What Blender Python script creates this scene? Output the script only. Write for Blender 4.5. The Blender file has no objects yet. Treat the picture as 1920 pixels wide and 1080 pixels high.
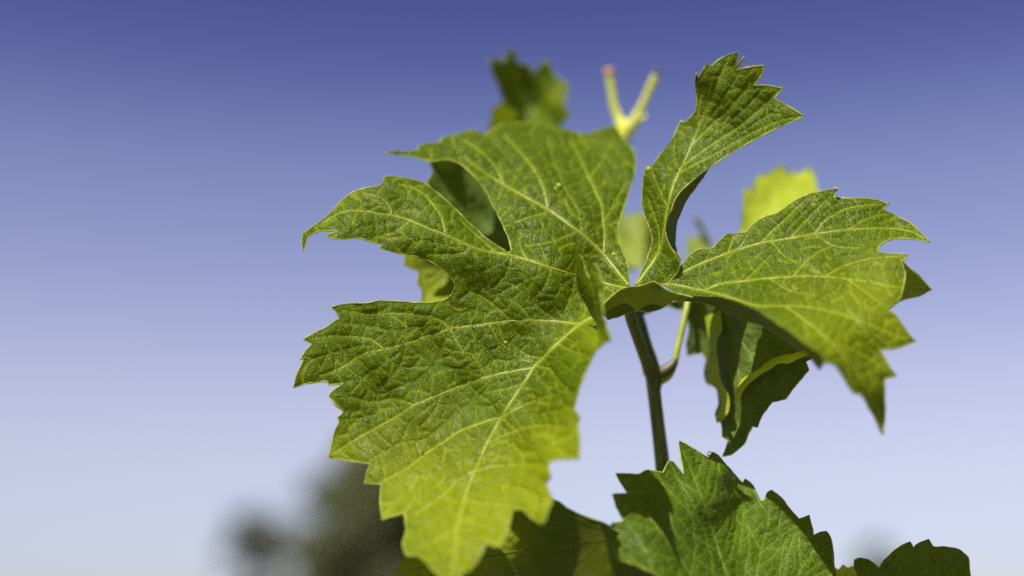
import bpy, math, random
import numpy as np
from mathutils import Vector, noise
from mathutils.geometry import delaunay_2d_cdt

random.seed(7)
rng = np.random.default_rng(7)
scene = bpy.context.scene
COL = scene.collection
R = math.radians

# ------------------------------------------------------------------ camera
PITCH = R(15.0)
CAM = np.array([0.0, 0.0, 1.55])
RIGHT = np.array([1.0, 0.0, 0.0])
UP = np.array([0.0, -math.sin(PITCH), math.cos(PITCH)])
FWD = np.array([0.0, math.cos(PITCH), math.sin(PITCH)])
D0 = 0.3333                      # focus distance in metres
K = 0.72 / 1920.0                # tangent per photo pixel (50 mm lens)
DS = 1.55                        # depth relief of the shoot
PX = D0 * K                      # metres per photo pixel at the focus distance (0.125 mm)

cam_data = bpy.data.cameras.new("camera")
cam = bpy.data.objects.new("camera", cam_data)
COL.objects.link(cam)
cam.location = CAM
cam.rotation_euler = (math.pi / 2 + PITCH, 0, 0)
cam_data.lens = 50
cam_data.sensor_width = 36
cam_data.clip_start = 0.01
cam_data.clip_end = 5000
cam_data.dof.use_dof = True
cam_data.dof.focus_distance = D0
cam_data.dof.aperture_fstop = 4.2
scene.camera = cam

# ------------------------------------------------------------------ sky and sun
SUN_ELEV, SUN_AZ = R(55.5), R(-148.0)          # azimuth from +Y towards +X
world = bpy.data.worlds.new("World")
scene.world = world
world.use_nodes = True
wn, wl = world.node_tree.nodes, world.node_tree.links
wn.clear()
sky = wn.new("ShaderNodeTexSky")
sky.sky_type = 'NISHITA'
sky.sun_disc = False
sky.sun_elevation = SUN_ELEV
sky.sun_rotation = SUN_AZ
sky.air_density = 1.0
sky.dust_density = 0.6
sky.ozone_density = 4.0
geo = wn.new("ShaderNodeTexCoord")
sep = wn.new("ShaderNodeSeparateXYZ")
wl.new(geo.outputs["Generated"], sep.inputs[0])
ramp = wn.new("ShaderNodeValToRGB")         # clear-air tint by elevation, the same all the way round
ramp.color_ramp.interpolation = 'CARDINAL'
cr = ramp.color_ramp.elements
cr[0].position = 0.0; cr[0].color = (0.380, 0.305, 0.326, 1)
cr[1].position = 1.0; cr[1].color = (0.177, 0.126, 0.200, 1)
for p, c in ((0.069, (0.447, 0.359, 0.384, 1)), (0.164, (0.665, 0.447, 0.408, 1)), (0.259, (0.602, 0.404, 0.407, 1)), (0.344, (0.456, 0.324, 0.373, 1)), (0.396, (0.301, 0.218, 0.308, 1)), (0.439, (0.227, 0.162, 0.257, 1)), (0.6, (0.186, 0.133, 0.211, 1))):
    e = cr.new(p); e.color = c
wl.new(sep.outputs["Z"], ramp.inputs[0])
mul = wn.new("ShaderNodeMix"); mul.data_type = 'RGBA'; mul.blend_type = 'MULTIPLY'
mul.inputs[0].default_value = 1.0
wl.new(sky.outputs[0], mul.inputs[6]); wl.new(ramp.outputs[0], mul.inputs[7])
bg = wn.new("ShaderNodeBackground")
bg.inputs[1].default_value = 0.14
wl.new(mul.outputs[2], bg.inputs[0])
wo = wn.new("ShaderNodeOutputWorld")
wl.new(bg.outputs[0], wo.inputs[0])

sun_data = bpy.data.lights.new("sun", 'SUN')
sun_data.energy = 5.0
sun_data.angle = R(0.53)
sun_data.color = (1.0, 0.95, 0.86)
sun = bpy.data.objects.new("sun", sun_data)
COL.objects.link(sun)
S = Vector((math.sin(SUN_AZ) * math.cos(SUN_ELEV), math.cos(SUN_AZ) * math.cos(SUN_ELEV), math.sin(SUN_ELEV)))
sun.rotation_euler = S.to_track_quat('Z', 'Y').to_euler()
sun.location = (0, 0, 20)

scene.view_settings.view_transform = 'Standard'
scene.view_settings.look = 'None'
scene.view_settings.exposure = 1.2
scene.view_settings.gamma = 1.0
scene.cycles.use_denoising = False
scene.cycles.caustics_refractive = True
scene.cycles.caustics_reflective = False
scene.cycles.sample_clamp_indirect = 3.0
scene.cycles.sample_clamp_direct = 8.0
scene.cycles.max_bounces = 10
scene.cycles.transmission_bounces = 6

# ------------------------------------------------------------------ materials
def new_mat(name):
    m = bpy.data.materials.new(name)
    m.use_nodes = True
    nt = m.node_tree
    nt.nodes.clear()
    return m, nt.nodes, nt.links

def leaf_mat(name, dark, light, trans, veincol, veintrans, rough=0.42, spec=0.45, tmix=0.5, bump=1.0, stipple=(0.075, 0.098, 0.004)):
    m, n, l = new_mat(name)
    out = n.new("ShaderNodeOutputMaterial")
    tc = n.new("ShaderNodeTexCoord")
    att = n.new("ShaderNodeAttribute"); att.attribute_name = "vein"
    big = n.new("ShaderNodeTexNoise"); big.inputs["Scale"].default_value = 55; big.inputs["Detail"].default_value = 4
    l.new(tc.outputs["Object"], big.inputs["Vector"])
    vor = n.new("ShaderNodeTexVoronoi"); vor.feature = 'DISTANCE_TO_EDGE'; vor.inputs["Scale"].default_value = 1500
    warp = n.new("ShaderNodeTexNoise"); warp.inputs["Scale"].default_value = 500
    l.new(tc.outputs["Object"], warp.inputs["Vector"])
    wv = n.new("ShaderNodeVectorMath"); wv.operation = 'MULTIPLY_ADD'
    wv.inputs[1].default_value = (0.0016,) * 3
    l.new(warp.outputs["Color"], wv.inputs[0]); l.new(tc.outputs["Object"], wv.inputs[2])
    l.new(wv.outputs[0], vor.inputs["Vector"])
    vr = n.new("ShaderNodeMapRange"); vr.inputs[1].default_value = 0.0; vr.inputs[2].default_value = 0.16
    l.new(vor.outputs["Distance"], vr.inputs[0])
    fine = n.new("ShaderNodeTexNoise"); fine.inputs["Scale"].default_value = 3600; fine.inputs["Detail"].default_value = 2
    l.new(tc.outputs["Object"], fine.inputs["Vector"])
    mid = n.new("ShaderNodeTexNoise"); mid.inputs["Scale"].default_value = 420; mid.inputs["Detail"].default_value = 3
    l.new(tc.outputs["Object"], mid.inputs["Vector"])
    # colours
    def mix(fac, a, b, blend='MIX'):
        x = n.new("ShaderNodeMix"); x.data_type = 'RGBA'; x.blend_type = blend
        for s, v in ((0, fac), (6, a), (7, b)):
            if hasattr(v, "links") or hasattr(v, "is_linked"):
                l.new(v, x.inputs[s])
            else:
                x.inputs[s].default_value = v if s == 0 else (*v, 1)
        return x.outputs[2]
    addn = n.new("ShaderNodeMath"); addn.operation = 'MULTIPLY_ADD'
    addn.inputs[1].default_value = 0.55; l.new(mid.outputs["Fac"], addn.inputs[0])
    bigr = n.new("ShaderNodeMapRange"); bigr.inputs[1].default_value = 0.3; bigr.inputs[2].default_value = 0.7
    bigr.inputs[3].default_value = -0.15; bigr.inputs[4].default_value = 0.65
    l.new(big.outputs["Fac"], bigr.inputs[0]); l.new(bigr.outputs[0], addn.inputs[2])
    addn.use_clamp = True
    c0 = mix(addn.outputs[0], dark, light)
    net = n.new("ShaderNodeMath"); net.operation = 'SUBTRACT'; net.inputs[0].default_value = 1.0
    l.new(vr.outputs[0], net.inputs[1])
    netf = n.new("ShaderNodeMath"); netf.operation = 'MULTIPLY'; netf.inputs[1].default_value = 0.28
    l.new(net.outputs[0], netf.inputs[0])
    c1 = mix(netf.outputs[0], c0, veincol)
    vm = n.new("ShaderNodeMath"); vm.operation = 'MULTIPLY'; vm.inputs[1].default_value = 0.85; vm.use_clamp = True
    l.new(att.outputs["Fac"], vm.inputs[0])
    c2 = mix(vm.outputs[0], c1, veincol)
    tdark = tuple(v * 0.62 for v in trans)
    t0 = mix(addn.outputs[0], tdark, trans)
    t1 = mix(netf.outputs[0], t0, veintrans)
    t2 = mix(vm.outputs[0], t1, veintrans)
    gr = n.new("ShaderNodeMapRange"); gr.inputs[1].default_value = 0.3; gr.inputs[2].default_value = 0.7
    gr.inputs[3].default_value = 0.66; gr.inputs[4].default_value = 1.30
    gn = n.new("ShaderNodeTexNoise"); gn.inputs["Scale"].default_value = 2300; gn.inputs["Detail"].default_value = 2
    l.new(tc.outputs["Object"], gn.inputs["Vector"]); l.new(gn.outputs["Fac"], gr.inputs[0])
    grc = n.new("ShaderNodeCombineColor")
    for k in range(3): l.new(gr.outputs[0], grc.inputs[k])
    c2 = mix(1.0, c2, grc.outputs[0], 'MULTIPLY')
    dt = n.new("ShaderNodeTexVoronoi"); dt.inputs["Scale"].default_value = 1500; dt.inputs["Randomness"].default_value = 1.0
    l.new(tc.outputs["Object"], dt.inputs["Vector"])
    dr = n.new("ShaderNodeMapRange"); dr.inputs[1].default_value = 0.30; dr.inputs[2].default_value = 0.14
    dr.inputs[3].default_value = 0.0; dr.inputs[4].default_value = 0.55
    l.new(dt.outputs["Distance"], dr.inputs[0])
    c2 = mix(dr.outputs[0], c2, stipple)                                # pale papillae
    yo = n.new("ShaderNodeAttribute"); yo.attribute_name = "young"      # sun glow painted yellow on lobe ends and rear leaves
    yc = mix(vm.outputs[0], (0.155, 0.19, 0.003), (0.25, 0.28, 0.014))
    c2 = mix(yo.outputs["Fac"], c2, yc)
    sp = n.new("ShaderNodeTexNoise"); sp.inputs["Scale"].default_value = 210; sp.inputs["Detail"].default_value = 1
    l.new(tc.outputs["Object"], sp.inputs["Vector"])
    spr = n.new("ShaderNodeMapRange"); spr.inputs[1].default_value = 0.745; spr.inputs[2].default_value = 0.79
    spr.inputs[4].default_value = 0.4
    l.new(sp.outputs["Fac"], spr.inputs[0])
    c2 = mix(spr.outputs[0], c2, (0.075, 0.060, 0.012))
    ti = n.new("ShaderNodeAttribute"); ti.attribute_name = "dry"        # dried brown tooth tips
    c2 = mix(ti.outputs["Fac"], c2, (0.045, 0.025, 0.012))
    t2 = mix(ti.outputs["Fac"], t2, (0.10, 0.05, 0.02))
    # relief
    hsum = n.new("ShaderNodeMath"); hsum.operation = 'MULTIPLY_ADD'; hsum.inputs[1].default_value = 0.35
    l.new(fine.outputs["Fac"], hsum.inputs[0]); l.new(vr.outputs[0], hsum.inputs[2])
    hs2 = n.new("ShaderNodeMath"); hs2.operation = 'MULTIPLY_ADD'; hs2.inputs[1].default_value = 0.25
    l.new(mid.outputs["Fac"], hs2.inputs[0]); l.new(hsum.outputs[0], hs2.inputs[2])
    bp = n.new("ShaderNodeBump"); bp.inputs["Strength"].default_value = 0.55 * bump
    bp.inputs["Distance"].default_value = 0.00012
    l.new(hs2.outputs[0], bp.inputs["Height"])
    pb = n.new("ShaderNodeBsdfPrincipled")
    rv = n.new("ShaderNodeMapRange"); rv.inputs[1].default_value = 0.3; rv.inputs[2].default_value = 0.7
    rv.inputs[3].default_value = rough - 0.10; rv.inputs[4].default_value = rough + 0.14
    l.new(big.outputs["Fac"], rv.inputs[0]); l.new(rv.outputs[0], pb.inputs["Roughness"])
    pb.inputs["Specular IOR Level"].default_value = spec
    l.new(c2, pb.inputs["Base Color"]); l.new(bp.outputs[0], pb.inputs["Normal"])
    tb = n.new("ShaderNodeBsdfTranslucent")
    l.new(t2, tb.inputs["Color"]); l.new(bp.outputs[0], tb.inputs["Normal"])
    mx = n.new("ShaderNodeMixShader"); mx.inputs[0].default_value = tmix
    l.new(pb.outputs[0], mx.inputs[1]); l.new(tb.outputs[0], mx.inputs[2])
    l.new(mx.outputs[0], out.inputs[0])
    return m

def stalk_mat(name, a, b, trans=None, rough=0.4, scale=300, tmix=0.3, stretch=1.0):
    m, n, l = new_mat(name)
    out = n.new("ShaderNodeOutputMaterial")
    tc = n.new("ShaderNodeTexCoord")
    nz = n.new("ShaderNodeTexNoise"); nz.inputs["Scale"].default_value = scale; nz.inputs["Detail"].default_value = 4
    mp = n.new("ShaderNodeMapping"); mp.inputs["Scale"].default_value = (1, 1, stretch)
    l.new(tc.outputs["Object"], mp.inputs["Vector"]); l.new(mp.outputs[0], nz.inputs["Vector"])
    x = n.new("ShaderNodeMix"); x.data_type = 'RGBA'
    x.inputs[6].default_value = (*a, 1); x.inputs[7].default_value = (*b, 1)
    mr = n.new("ShaderNodeMapRange"); mr.inputs[1].default_value = 0.35; mr.inputs[2].default_value = 0.65
    l.new(nz.outputs["Fac"], mr.inputs[0]); l.new(mr.outputs[0], x.inputs[0])
    pb = n.new("ShaderNodeBsdfPrincipled"); pb.inputs["Roughness"].default_value = rough
    l.new(x.outputs[2], pb.inputs["Base Color"])
    bp = n.new("ShaderNodeBump"); bp.inputs["Strength"].default_value = 0.3; bp.inputs["Distance"].default_value = 0.0003
    l.new(nz.outputs["Fac"], bp.inputs["Height"]); l.new(bp.outputs[0], pb.inputs["Normal"])
    if trans:
        tb = n.new("ShaderNodeBsdfTranslucent"); tb.inputs["Color"].default_value = (*trans, 1)
        mx = n.new("ShaderNodeMixShader"); mx.inputs[0].default_value = tmix
        l.new(pb.outputs[0], mx.inputs[1]); l.new(tb.outputs[0], mx.inputs[2]); l.new(mx.outputs[0], out.inputs[0])
    else:
        l.new(pb.outputs[0], out.inputs[0])
    return m

M_MAIN = leaf_mat("vine_leaf_mature", (0.0135, 0.0310, 0.0003), (0.033, 0.062, 0.0004), (0.42, 0.52, 0.003),
                  (0.19, 0.245, 0.010), (0.48, 0.54, 0.010), rough=0.38, spec=0.085, tmix=0.28, bump=1.0)
M_YOUNG = leaf_mat("vine_leaf_young", (0.085, 0.130, 0.006), (0.150, 0.200, 0.010), (0.62, 0.70, 0.020),
                   (0.24, 0.30, 0.04), (0.60, 0.64, 0.04), rough=0.55, spec=0.25, tmix=0.55, bump=0.4)
M_GLOW = leaf_mat("vine_leaf_sun_glow", (0.31, 0.40, 0.014), (0.44, 0.51, 0.024), (0.66, 0.72, 0.020),
                  (0.34, 0.40, 0.04), (0.62, 0.66, 0.04), rough=0.6, spec=0.2, tmix=0.4, bump=0.3)  # yellow leaf colour brightened to carry the sun glow
M_LOW = leaf_mat("vine_leaf_green", (0.014, 0.034, 0.001), (0.050, 0.084, 0.002), (0.30, 0.40, 0.006),
                 (0.10, 0.16, 0.015), (0.42, 0.54, 0.03), rough=0.5, spec=0.09, tmix=0.28, bump=0.9)
M_UNDER = leaf_mat("vine_leaf_underside", (0.021, 0.046, 0.004), (0.045, 0.080, 0.007), (0.36, 0.46, 0.016),
                   (0.11, 0.15, 0.03), (0.40, 0.46, 0.04), rough=0.6, spec=0.2, tmix=0.10, bump=0.4)
M_FOLD = leaf_mat("vine_leaf_rolled_margin", (0.030, 0.052, 0.004), (0.070, 0.105, 0.008), (0.20, 0.26, 0.010),
                  (0.16, 0.20, 0.02), (0.20, 0.26, 0.02), rough=0.6, spec=0.2, tmix=0.10, bump=1.0)
M_VEIN = stalk_mat("leaf_vein", (0.21, 0.265, 0.025), (0.29, 0.34, 0.045), (0.55, 0.62, 0.04), 0.42, 500, 0.4)
M_VEIN_GREEN = stalk_mat("leaf_vein_green", (0.105, 0.150, 0.012), (0.150, 0.200, 0.018), (0.40, 0.50, 0.04), 0.45, 500, 0.4)
M_EDGE = stalk_mat("leaf_margin", (0.20, 0.26, 0.03), (0.32, 0.36, 0.05), (0.60, 0.64, 0.05), 0.45, 400, 0.5)
M_STEM = stalk_mat("green_cane", (0.030, 0.040, 0.005), (0.085, 0.112, 0.012), None, 0.45, 900, 0.3, 0.06)
M_PALE = stalk_mat("pale_young_stem", (0.56, 0.62, 0.05), (0.66, 0.69, 0.13), (0.62, 0.66, 0.08), 0.45, 200, 0.4)
M_PETIOLE = stalk_mat("yellow_green_petiole", (0.20, 0.25, 0.025), (0.32, 0.36, 0.05), (0.50, 0.55, 0.05), 0.45, 200, 0.3)
M_PINK = stalk_mat("pink_cut_end", (0.50, 0.27, 0.12), (0.36, 0.18, 0.10), None, 0.6, 400)
M_BUD = stalk_mat("brown_bud", (0.060, 0.026, 0.014), (0.050, 0.050, 0.012), None, 0.55, 400)
M_GALL = stalk_mat("yellow_gall", (0.20, 0.24, 0.015), (0.36, 0.38, 0.03), (0.6, 0.6, 0.04), 0.4, 500, 0.3)
M_TIP = stalk_mat("dry_brown_tip", (0.05, 0.03, 0.015), (0.09, 0.05, 0.02), None, 0.7, 500)
M_CANE = stalk_mat("woody_cane", (0.10, 0.065, 0.035), (0.17, 0.115, 0.06), None, 0.8, 120)

def dew_mat():
    m, n, l = new_mat("dew_water")
    out = n.new("ShaderNodeOutputMaterial")
    pb = n.new("ShaderNodeBsdfPrincipled")
    pb.inputs["Base Color"].default_value = (1, 1, 1, 1)
    pb.inputs["Roughness"].default_value = 0.12
    pb.inputs["IOR"].default_value = 1.33
    pb.inputs["Transmission Weight"].default_value = 1.0
    l.new(pb.outputs[0], out.inputs[0])
    return m
M_DEW = dew_mat()
def bead_mat():
    m, n, l = new_mat("fine_dew_film")
    out = n.new("ShaderNodeOutputMaterial")
    tr = n.new("ShaderNodeBsdfTransparent")
    gl = n.new("ShaderNodeBsdfGlossy"); gl.inputs["Roughness"].default_value = 0.16
    fr = n.new("ShaderNodeFresnel"); fr.inputs["IOR"].default_value = 1.4
    mx = n.new("ShaderNodeMixShader")
    l.new(fr.outputs[0], mx.inputs[0]); l.new(tr.outputs[0], mx.inputs[1]); l.new(gl.outputs[0], mx.inputs[2])
    l.new(mx.outputs[0], out.inputs[0])
    return m
M_BEAD = bead_mat()

def ground_mat():
    m, n, l = new_mat("vineyard_soil_and_grass")
    out = n.new("ShaderNodeOutputMaterial")
    tc = n.new("ShaderNodeTexCoord")
    a = n.new("ShaderNodeTexNoise"); a.inputs["Scale"].default_value = 3.0; a.inputs["Detail"].default_value = 12
    l.new(tc.outputs["Object"], a.inputs["Vector"])
    rp = n.new("ShaderNodeValToRGB")
    rp.color_ramp.elements[0].position = 0.35; rp.color_ramp.elements[0].color = (0.06, 0.085, 0.025, 1)
    rp.color_ramp.elements[1].position = 0.65; rp.color_ramp.elements[1].color = (0.16, 0.12, 0.075, 1)
    l.new(a.outputs["Fac"], rp.inputs[0])
    pb = n.new("ShaderNodeBsdfPrincipled"); pb.inputs["Roughness"].default_value = 0.95
    l.new(rp.outputs[0], pb.inputs["Base Color"])
    bp = n.new("ShaderNodeBump"); bp.inputs["Distance"].default_value = 0.05
    l.new(a.outputs["Fac"], bp.inputs["Height"]); l.new(bp.outputs[0], pb.inputs["Normal"])
    l.new(pb.outputs[0], out.inputs[0])
    return m

# ------------------------------------------------------------------ geometry helpers
def unproj(x, y, d):
    """photo-traced point (pixels) at a real distance -> world metres; d in pixels of 0.125 mm behind the focus plane"""
    x = np.asarray(x, float); y = np.asarray(y, float); d = np.asarray(d, float)
    z = D0 + d * PX * DS
    return (CAM[None] + z[:, None] * (((x - 960) * K)[:, None] * RIGHT[None] + ((540 - y) * K)[:, None] * UP[None] + FWD[None]))

WORLD_ORG = {}
def place(o, parent, org):
    """origin of o at world point org; verts are already relative to org"""
    org = np.asarray(org, float)
    if parent is not None:
        o.parent = parent
        o.location = org - WORLD_ORG[parent.name]
    else:
        o.location = org
    WORLD_ORG[o.name] = org

def mesh_obj(name, verts, faces, mat, parent=None, org=None, smooth=True):
    verts = np.asarray(verts, float)
    if org is None:
        org = verts.mean(0)
    me = bpy.data.meshes.new(name)
    me.from_pydata((verts - np.asarray(org)[None]).tolist(), [], faces)
    me.validate()
    if smooth:
        me.polygons.foreach_set("use_smooth", [True] * len(me.polygons))
    me.materials.append(mat)
    o = bpy.data.objects.new(name, me)
    COL.objects.link(o)
    place(o, parent, org)
    return o

def empty(name, loc, label=None, cat=None, group=None):
    o = bpy.data.objects.new(name, None)
    COL.objects.link(o)
    o.empty_display_size = 0.05
    place(o, None, loc)
    tag(o, label, cat, group)
    return o

def tag(o, label=None, cat=None, group=None, kind=None):
    if label: o["label"] = label
    if cat: o["category"] = cat
    if group: o["group"] = group
    if kind: o["kind"] = kind
    return o

def tube(path, radii, sides=7, cap=True, flat=1.0, updir=None):
    path = np.asarray(path, float)
    n = len(path)
    radii = np.broadcast_to(np.asarray(radii, float), (n,))
    t = np.gradient(path, axis=0)
    t /= np.linalg.norm(t, axis=1)[:, None] + 1e-12
    ref = np.array([0.31, 0.2, 0.93]) if updir is None else np.asarray(updir, float)
    if ref.ndim == 1: ref = np.broadcast_to(ref, (n, 3))
    a = np.cross(t, ref); a /= np.linalg.norm(a, axis=1)[:, None] + 1e-12
    b = np.cross(a, t)
    v = []
    for k in range(sides):
        an = 2 * math.pi * k / sides
        v.append(path + radii[:, None] * (math.cos(an) * a + flat * math.sin(an) * b))
    v = np.stack(v, 1).reshape(-1, 3)
    f = []
    for i in range(n - 1):
        for k in range(sides):
            k2 = (k + 1) % sides
            f.append((i * sides + k, i * sides + k2, (i + 1) * sides + k2, (i + 1) * sides + k))
    if cap:
        f.append(tuple(range(sides - 1, -1, -1)))
        f.append(tuple((n - 1) * sides + k for k in range(sides)))
    return v, f

def catmull(pts, step, closed=False, corner=38):
    """smooth resampling of a traced polyline that keeps the sharp corners of the teeth"""
    p = np.asarray(pts, float)
    n = len(p)
    out = []
    def tang(i):
        a = p[(i - 1) % n] if (closed or i > 0) else p[i]
        b = p[(i + 1) % n] if (closed or i < n - 1) else p[i]
        u, w = p[i] - a, b - p[i]
        if np.linalg.norm(u) > 0 and np.linalg.norm(w) > 0:
            c = np.dot(u, w) / (np.linalg.norm(u) * np.linalg.norm(w))
            if math.degrees(math.acos(max(-1, min(1, c)))) > corner:
                return None
        return (b - a) / (np.linalg.norm(b - a) + 1e-9)
    T = [tang(i) for i in range(n)]
    for i in range(n if closed else n - 1):
        a, b = p[i], p[(i + 1) % n]
        L = np.linalg.norm(b - a)
        k = max(1, int(round(L / step)))
        ch = (b - a) / (L + 1e-9)
        ta = ch if T[i] is None else T[i]
        tb = ch if T[(i + 1) % n] is None else T[(i + 1) % n]
        for j in range(k):
            s = j / k
            h00 = 2 * s**3 - 3 * s**2 + 1; h10 = s**3 - 2 * s**2 + s
            h01 = -2 * s**3 + 3 * s**2; h11 = s**3 - s**2
            out.append(h00 * a + h10 * L * ta + h01 * b + h11 * L * tb)
    if not closed:
        out.append(p[-1])
    return np.array(out)

class Depth:
    """thin-plate surface through depth control points"""
    def __init__(self, ctrl, wob=5.0, seed=0.0, smooth=0.3):
        c = np.asarray(ctrl, float)
        self.c = c[:, :2] / 100.0
        n = len(c)
        A = np.zeros((n + 3, n + 3))
        r2 = ((self.c[:, None] - self.c[None]) ** 2).sum(2)
        A[:n, :n] = self.phi(r2) + np.eye(n) * smooth * 0.02
        A[:n, n] = 1; A[:n, n + 1:] = self.c
        A[n, :n] = 1; A[n + 1:, :n] = self.c.T
        self.w = np.linalg.solve(A, np.concatenate([c[:, 2], np.zeros(3)]))
        self.wob, self.seed = wob, seed
    @staticmethod
    def phi(r2):
        return np.where(r2 > 1e-12, 0.5 * r2 * np.log(r2 + 1e-12), 0.0)
    def __call__(self, xy):
        q = np.asarray(xy, float) / 100.0
        n = len(self.c)
        out = np.empty(len(q))
        for s in range(0, len(q), 20000):
            b = q[s:s + 20000]
            r2 = ((b[:, None] - self.c[None]) ** 2).sum(2)
            out[s:s + 20000] = self.phi(r2) @ self.w[:n] + self.w[n] + b @ self.w[n + 1:]
        if self.wob:
            sd = self.seed
            out = out + self.wob * (np.sin(q[:, 0] * 4.1 + sd) * np.cos(q[:, 1] * 3.7 + 1.3 * sd)
                                    + 0.6 * np.sin(q[:, 0] * 7.3 - q[:, 1] * 6.1 + 2.1 * sd))
        return out

def in_poly(poly, pts):
    x, y = pts[:, 0], pts[:, 1]
    inside = np.zeros(len(pts), bool)
    a = poly; b = np.roll(poly, -1, 0)
    if len(pts) < 200:
        dy = b[:, 1] - a[:, 1]; dy = np.where(dy == 0, 1e-12, dy)
        c = ((a[None, :, 1] > y[:, None]) != (b[None, :, 1] > y[:, None])) & \
            (x[:, None] < (b[:, 0] - a[:, 0])[None] * (y[:, None] - a[None, :, 1]) / dy[None] + a[None, :, 0])
        return (c.sum(1) % 2) == 1
    for (x0, y0), (x1, y1) in zip(a, b):
        if y0 == y1: continue
        c = ((y0 > y) != (y1 > y)) & (x < (x1 - x0) * (y - y0) / (y1 - y0) + x0)
        inside ^= c
    return inside

def seg_dist(pts, segs, want_s=False):
    """nearest distance of each point to segments [(x0,y0,x1,y1)]"""
    segs = np.asarray(segs, np.float32); pts = np.asarray(pts, np.float32)
    a = segs[:, :2]; d = segs[:, 2:4] - a
    l2 = (d ** 2).sum(1) + 1e-9
    D = np.empty(len(pts)); I = np.empty(len(pts), int); T = np.empty(len(pts))
    for s in range(0, len(pts), 4000):
        p = pts[s:s + 4000]
        rx = p[:, 0, None] - a[None, :, 0]; ry = p[:, 1, None] - a[None, :, 1]
        t = np.clip((rx * d[None, :, 0] + ry * d[None, :, 1]) / l2[None], 0, 1)
        dd = (rx - t * d[None, :, 0]) ** 2 + (ry - t * d[None, :, 1]) ** 2
        k = dd.argmin(1); ar = np.arange(len(p))
        D[s:s + 4000] = np.sqrt(dd[ar, k]); I[s:s + 4000] = k; T[s:s + 4000] = t[ar, k]
    return D, I, T

def near_edge(pts, poly, rad):
    """distance to the outline where it is below rad (else a large number), by outline chunks"""
    D = np.full(len(pts), 99.0)
    n = len(poly)
    nxt = np.roll(poly, -1, 0)
    for s in range(0, n, 24):
        sg = np.concatenate([poly[s:s + 24], nxt[s:s + 24]], 1)
        lo = np.minimum(sg[:, :2].min(0), sg[:, 2:].min(0)) - rad; hi = np.maximum(sg[:, :2].max(0), sg[:, 2:].max(0)) + rad
        k = np.where(np.all((pts > lo) & (pts < hi), 1))[0]
        if len(k): D[k] = np.minimum(D[k], seg_dist(pts[k], sg)[0])
    return D

def hash2(i, j, k):
    v = np.sin(i * 127.1 + j * 311.7 + k * 74.7) * 43758.5453
    return v - np.floor(v)

def cell_edge(a, b):
    """F2-F1 of a jittered cell pattern"""
    ia, ib = np.floor(a), np.floor(b)
    f1 = np.full(len(a), 9.0); f2 = np.full(len(a), 9.0)
    for di in (-1, 0, 1):
        for dj in (-1, 0, 1):
            ca, cb = ia + di, ib + dj
            px = ca + 0.25 + 0.5 * hash2(ca, cb, 1.0); py = cb + 0.15 + 0.7 * hash2(ca, cb, 2.0)
            d = np.hypot(px - a, py - b)
            n1 = np.minimum(f1, d)
            f2 = np.minimum(f2, np.maximum(f1, d)); f1 = n1
    return f2 - f1

def auto_side_veins(prim, polys, spacing=42, ang=50, seed=1, w=1.3, start=0.12, other=()):
    """secondary veins leaving a main vein on alternating sides until the margin or a neighbour vein"""
    r = random.Random(seed)
    p = catmull(prim, 4)
    seglen = np.linalg.norm(np.diff(p, axis=0), axis=1).sum()
    out = []
    k = start * seglen + r.random() * 10
    side = 1
    while k < seglen * 0.93:
        i = min(len(p) - 2, int(k / 4))
        t = p[i + 1] - p[max(0, i - 1)]; t /= np.linalg.norm(t) + 1e-9
        a = R(ang + r.uniform(-6, 6)) * side
        d = np.array([t[0] * math.cos(a) - t[1] * math.sin(a), t[0] * math.sin(a) + t[1] * math.cos(a)])
        q = p[i].copy(); path = [q.copy()]
        for s in range(90):
            d = d * 0.97 + t * 0.03 * 1.2; d /= np.linalg.norm(d)
            q = q + d * 4
            if not any(in_poly(pl, q[None])[0] for pl in polys): break
            if len(other) and s > 4 and seg_dist(q[None], other)[0][0] < 9: break
            path.append(q.copy())
        if len(path) > 5:
            out.append((np.array(path)[:: 3].tolist() + [path[-1].tolist()], w, 0.45))
        k += spacing * r.uniform(0.42, 0.62); side = -side
    return out

def segs_of(v):
    a = np.asarray(v, float)
    return np.concatenate([a[:-1], a[1:]], 1)

DEW_VERTS, DEW_FACES = None, None
def ico():
    import bmesh
    bm = bmesh.new(); bmesh.ops.create_icosphere(bm, subdivisions=2, radius=1.0)
    v = np.array([x.co[:] for x in bm.verts]); f = [tuple(x.index for x in q.verts) for q in bm.faces]
    bm.free(); return v, f
ICO_V, ICO_F = ico()

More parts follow.
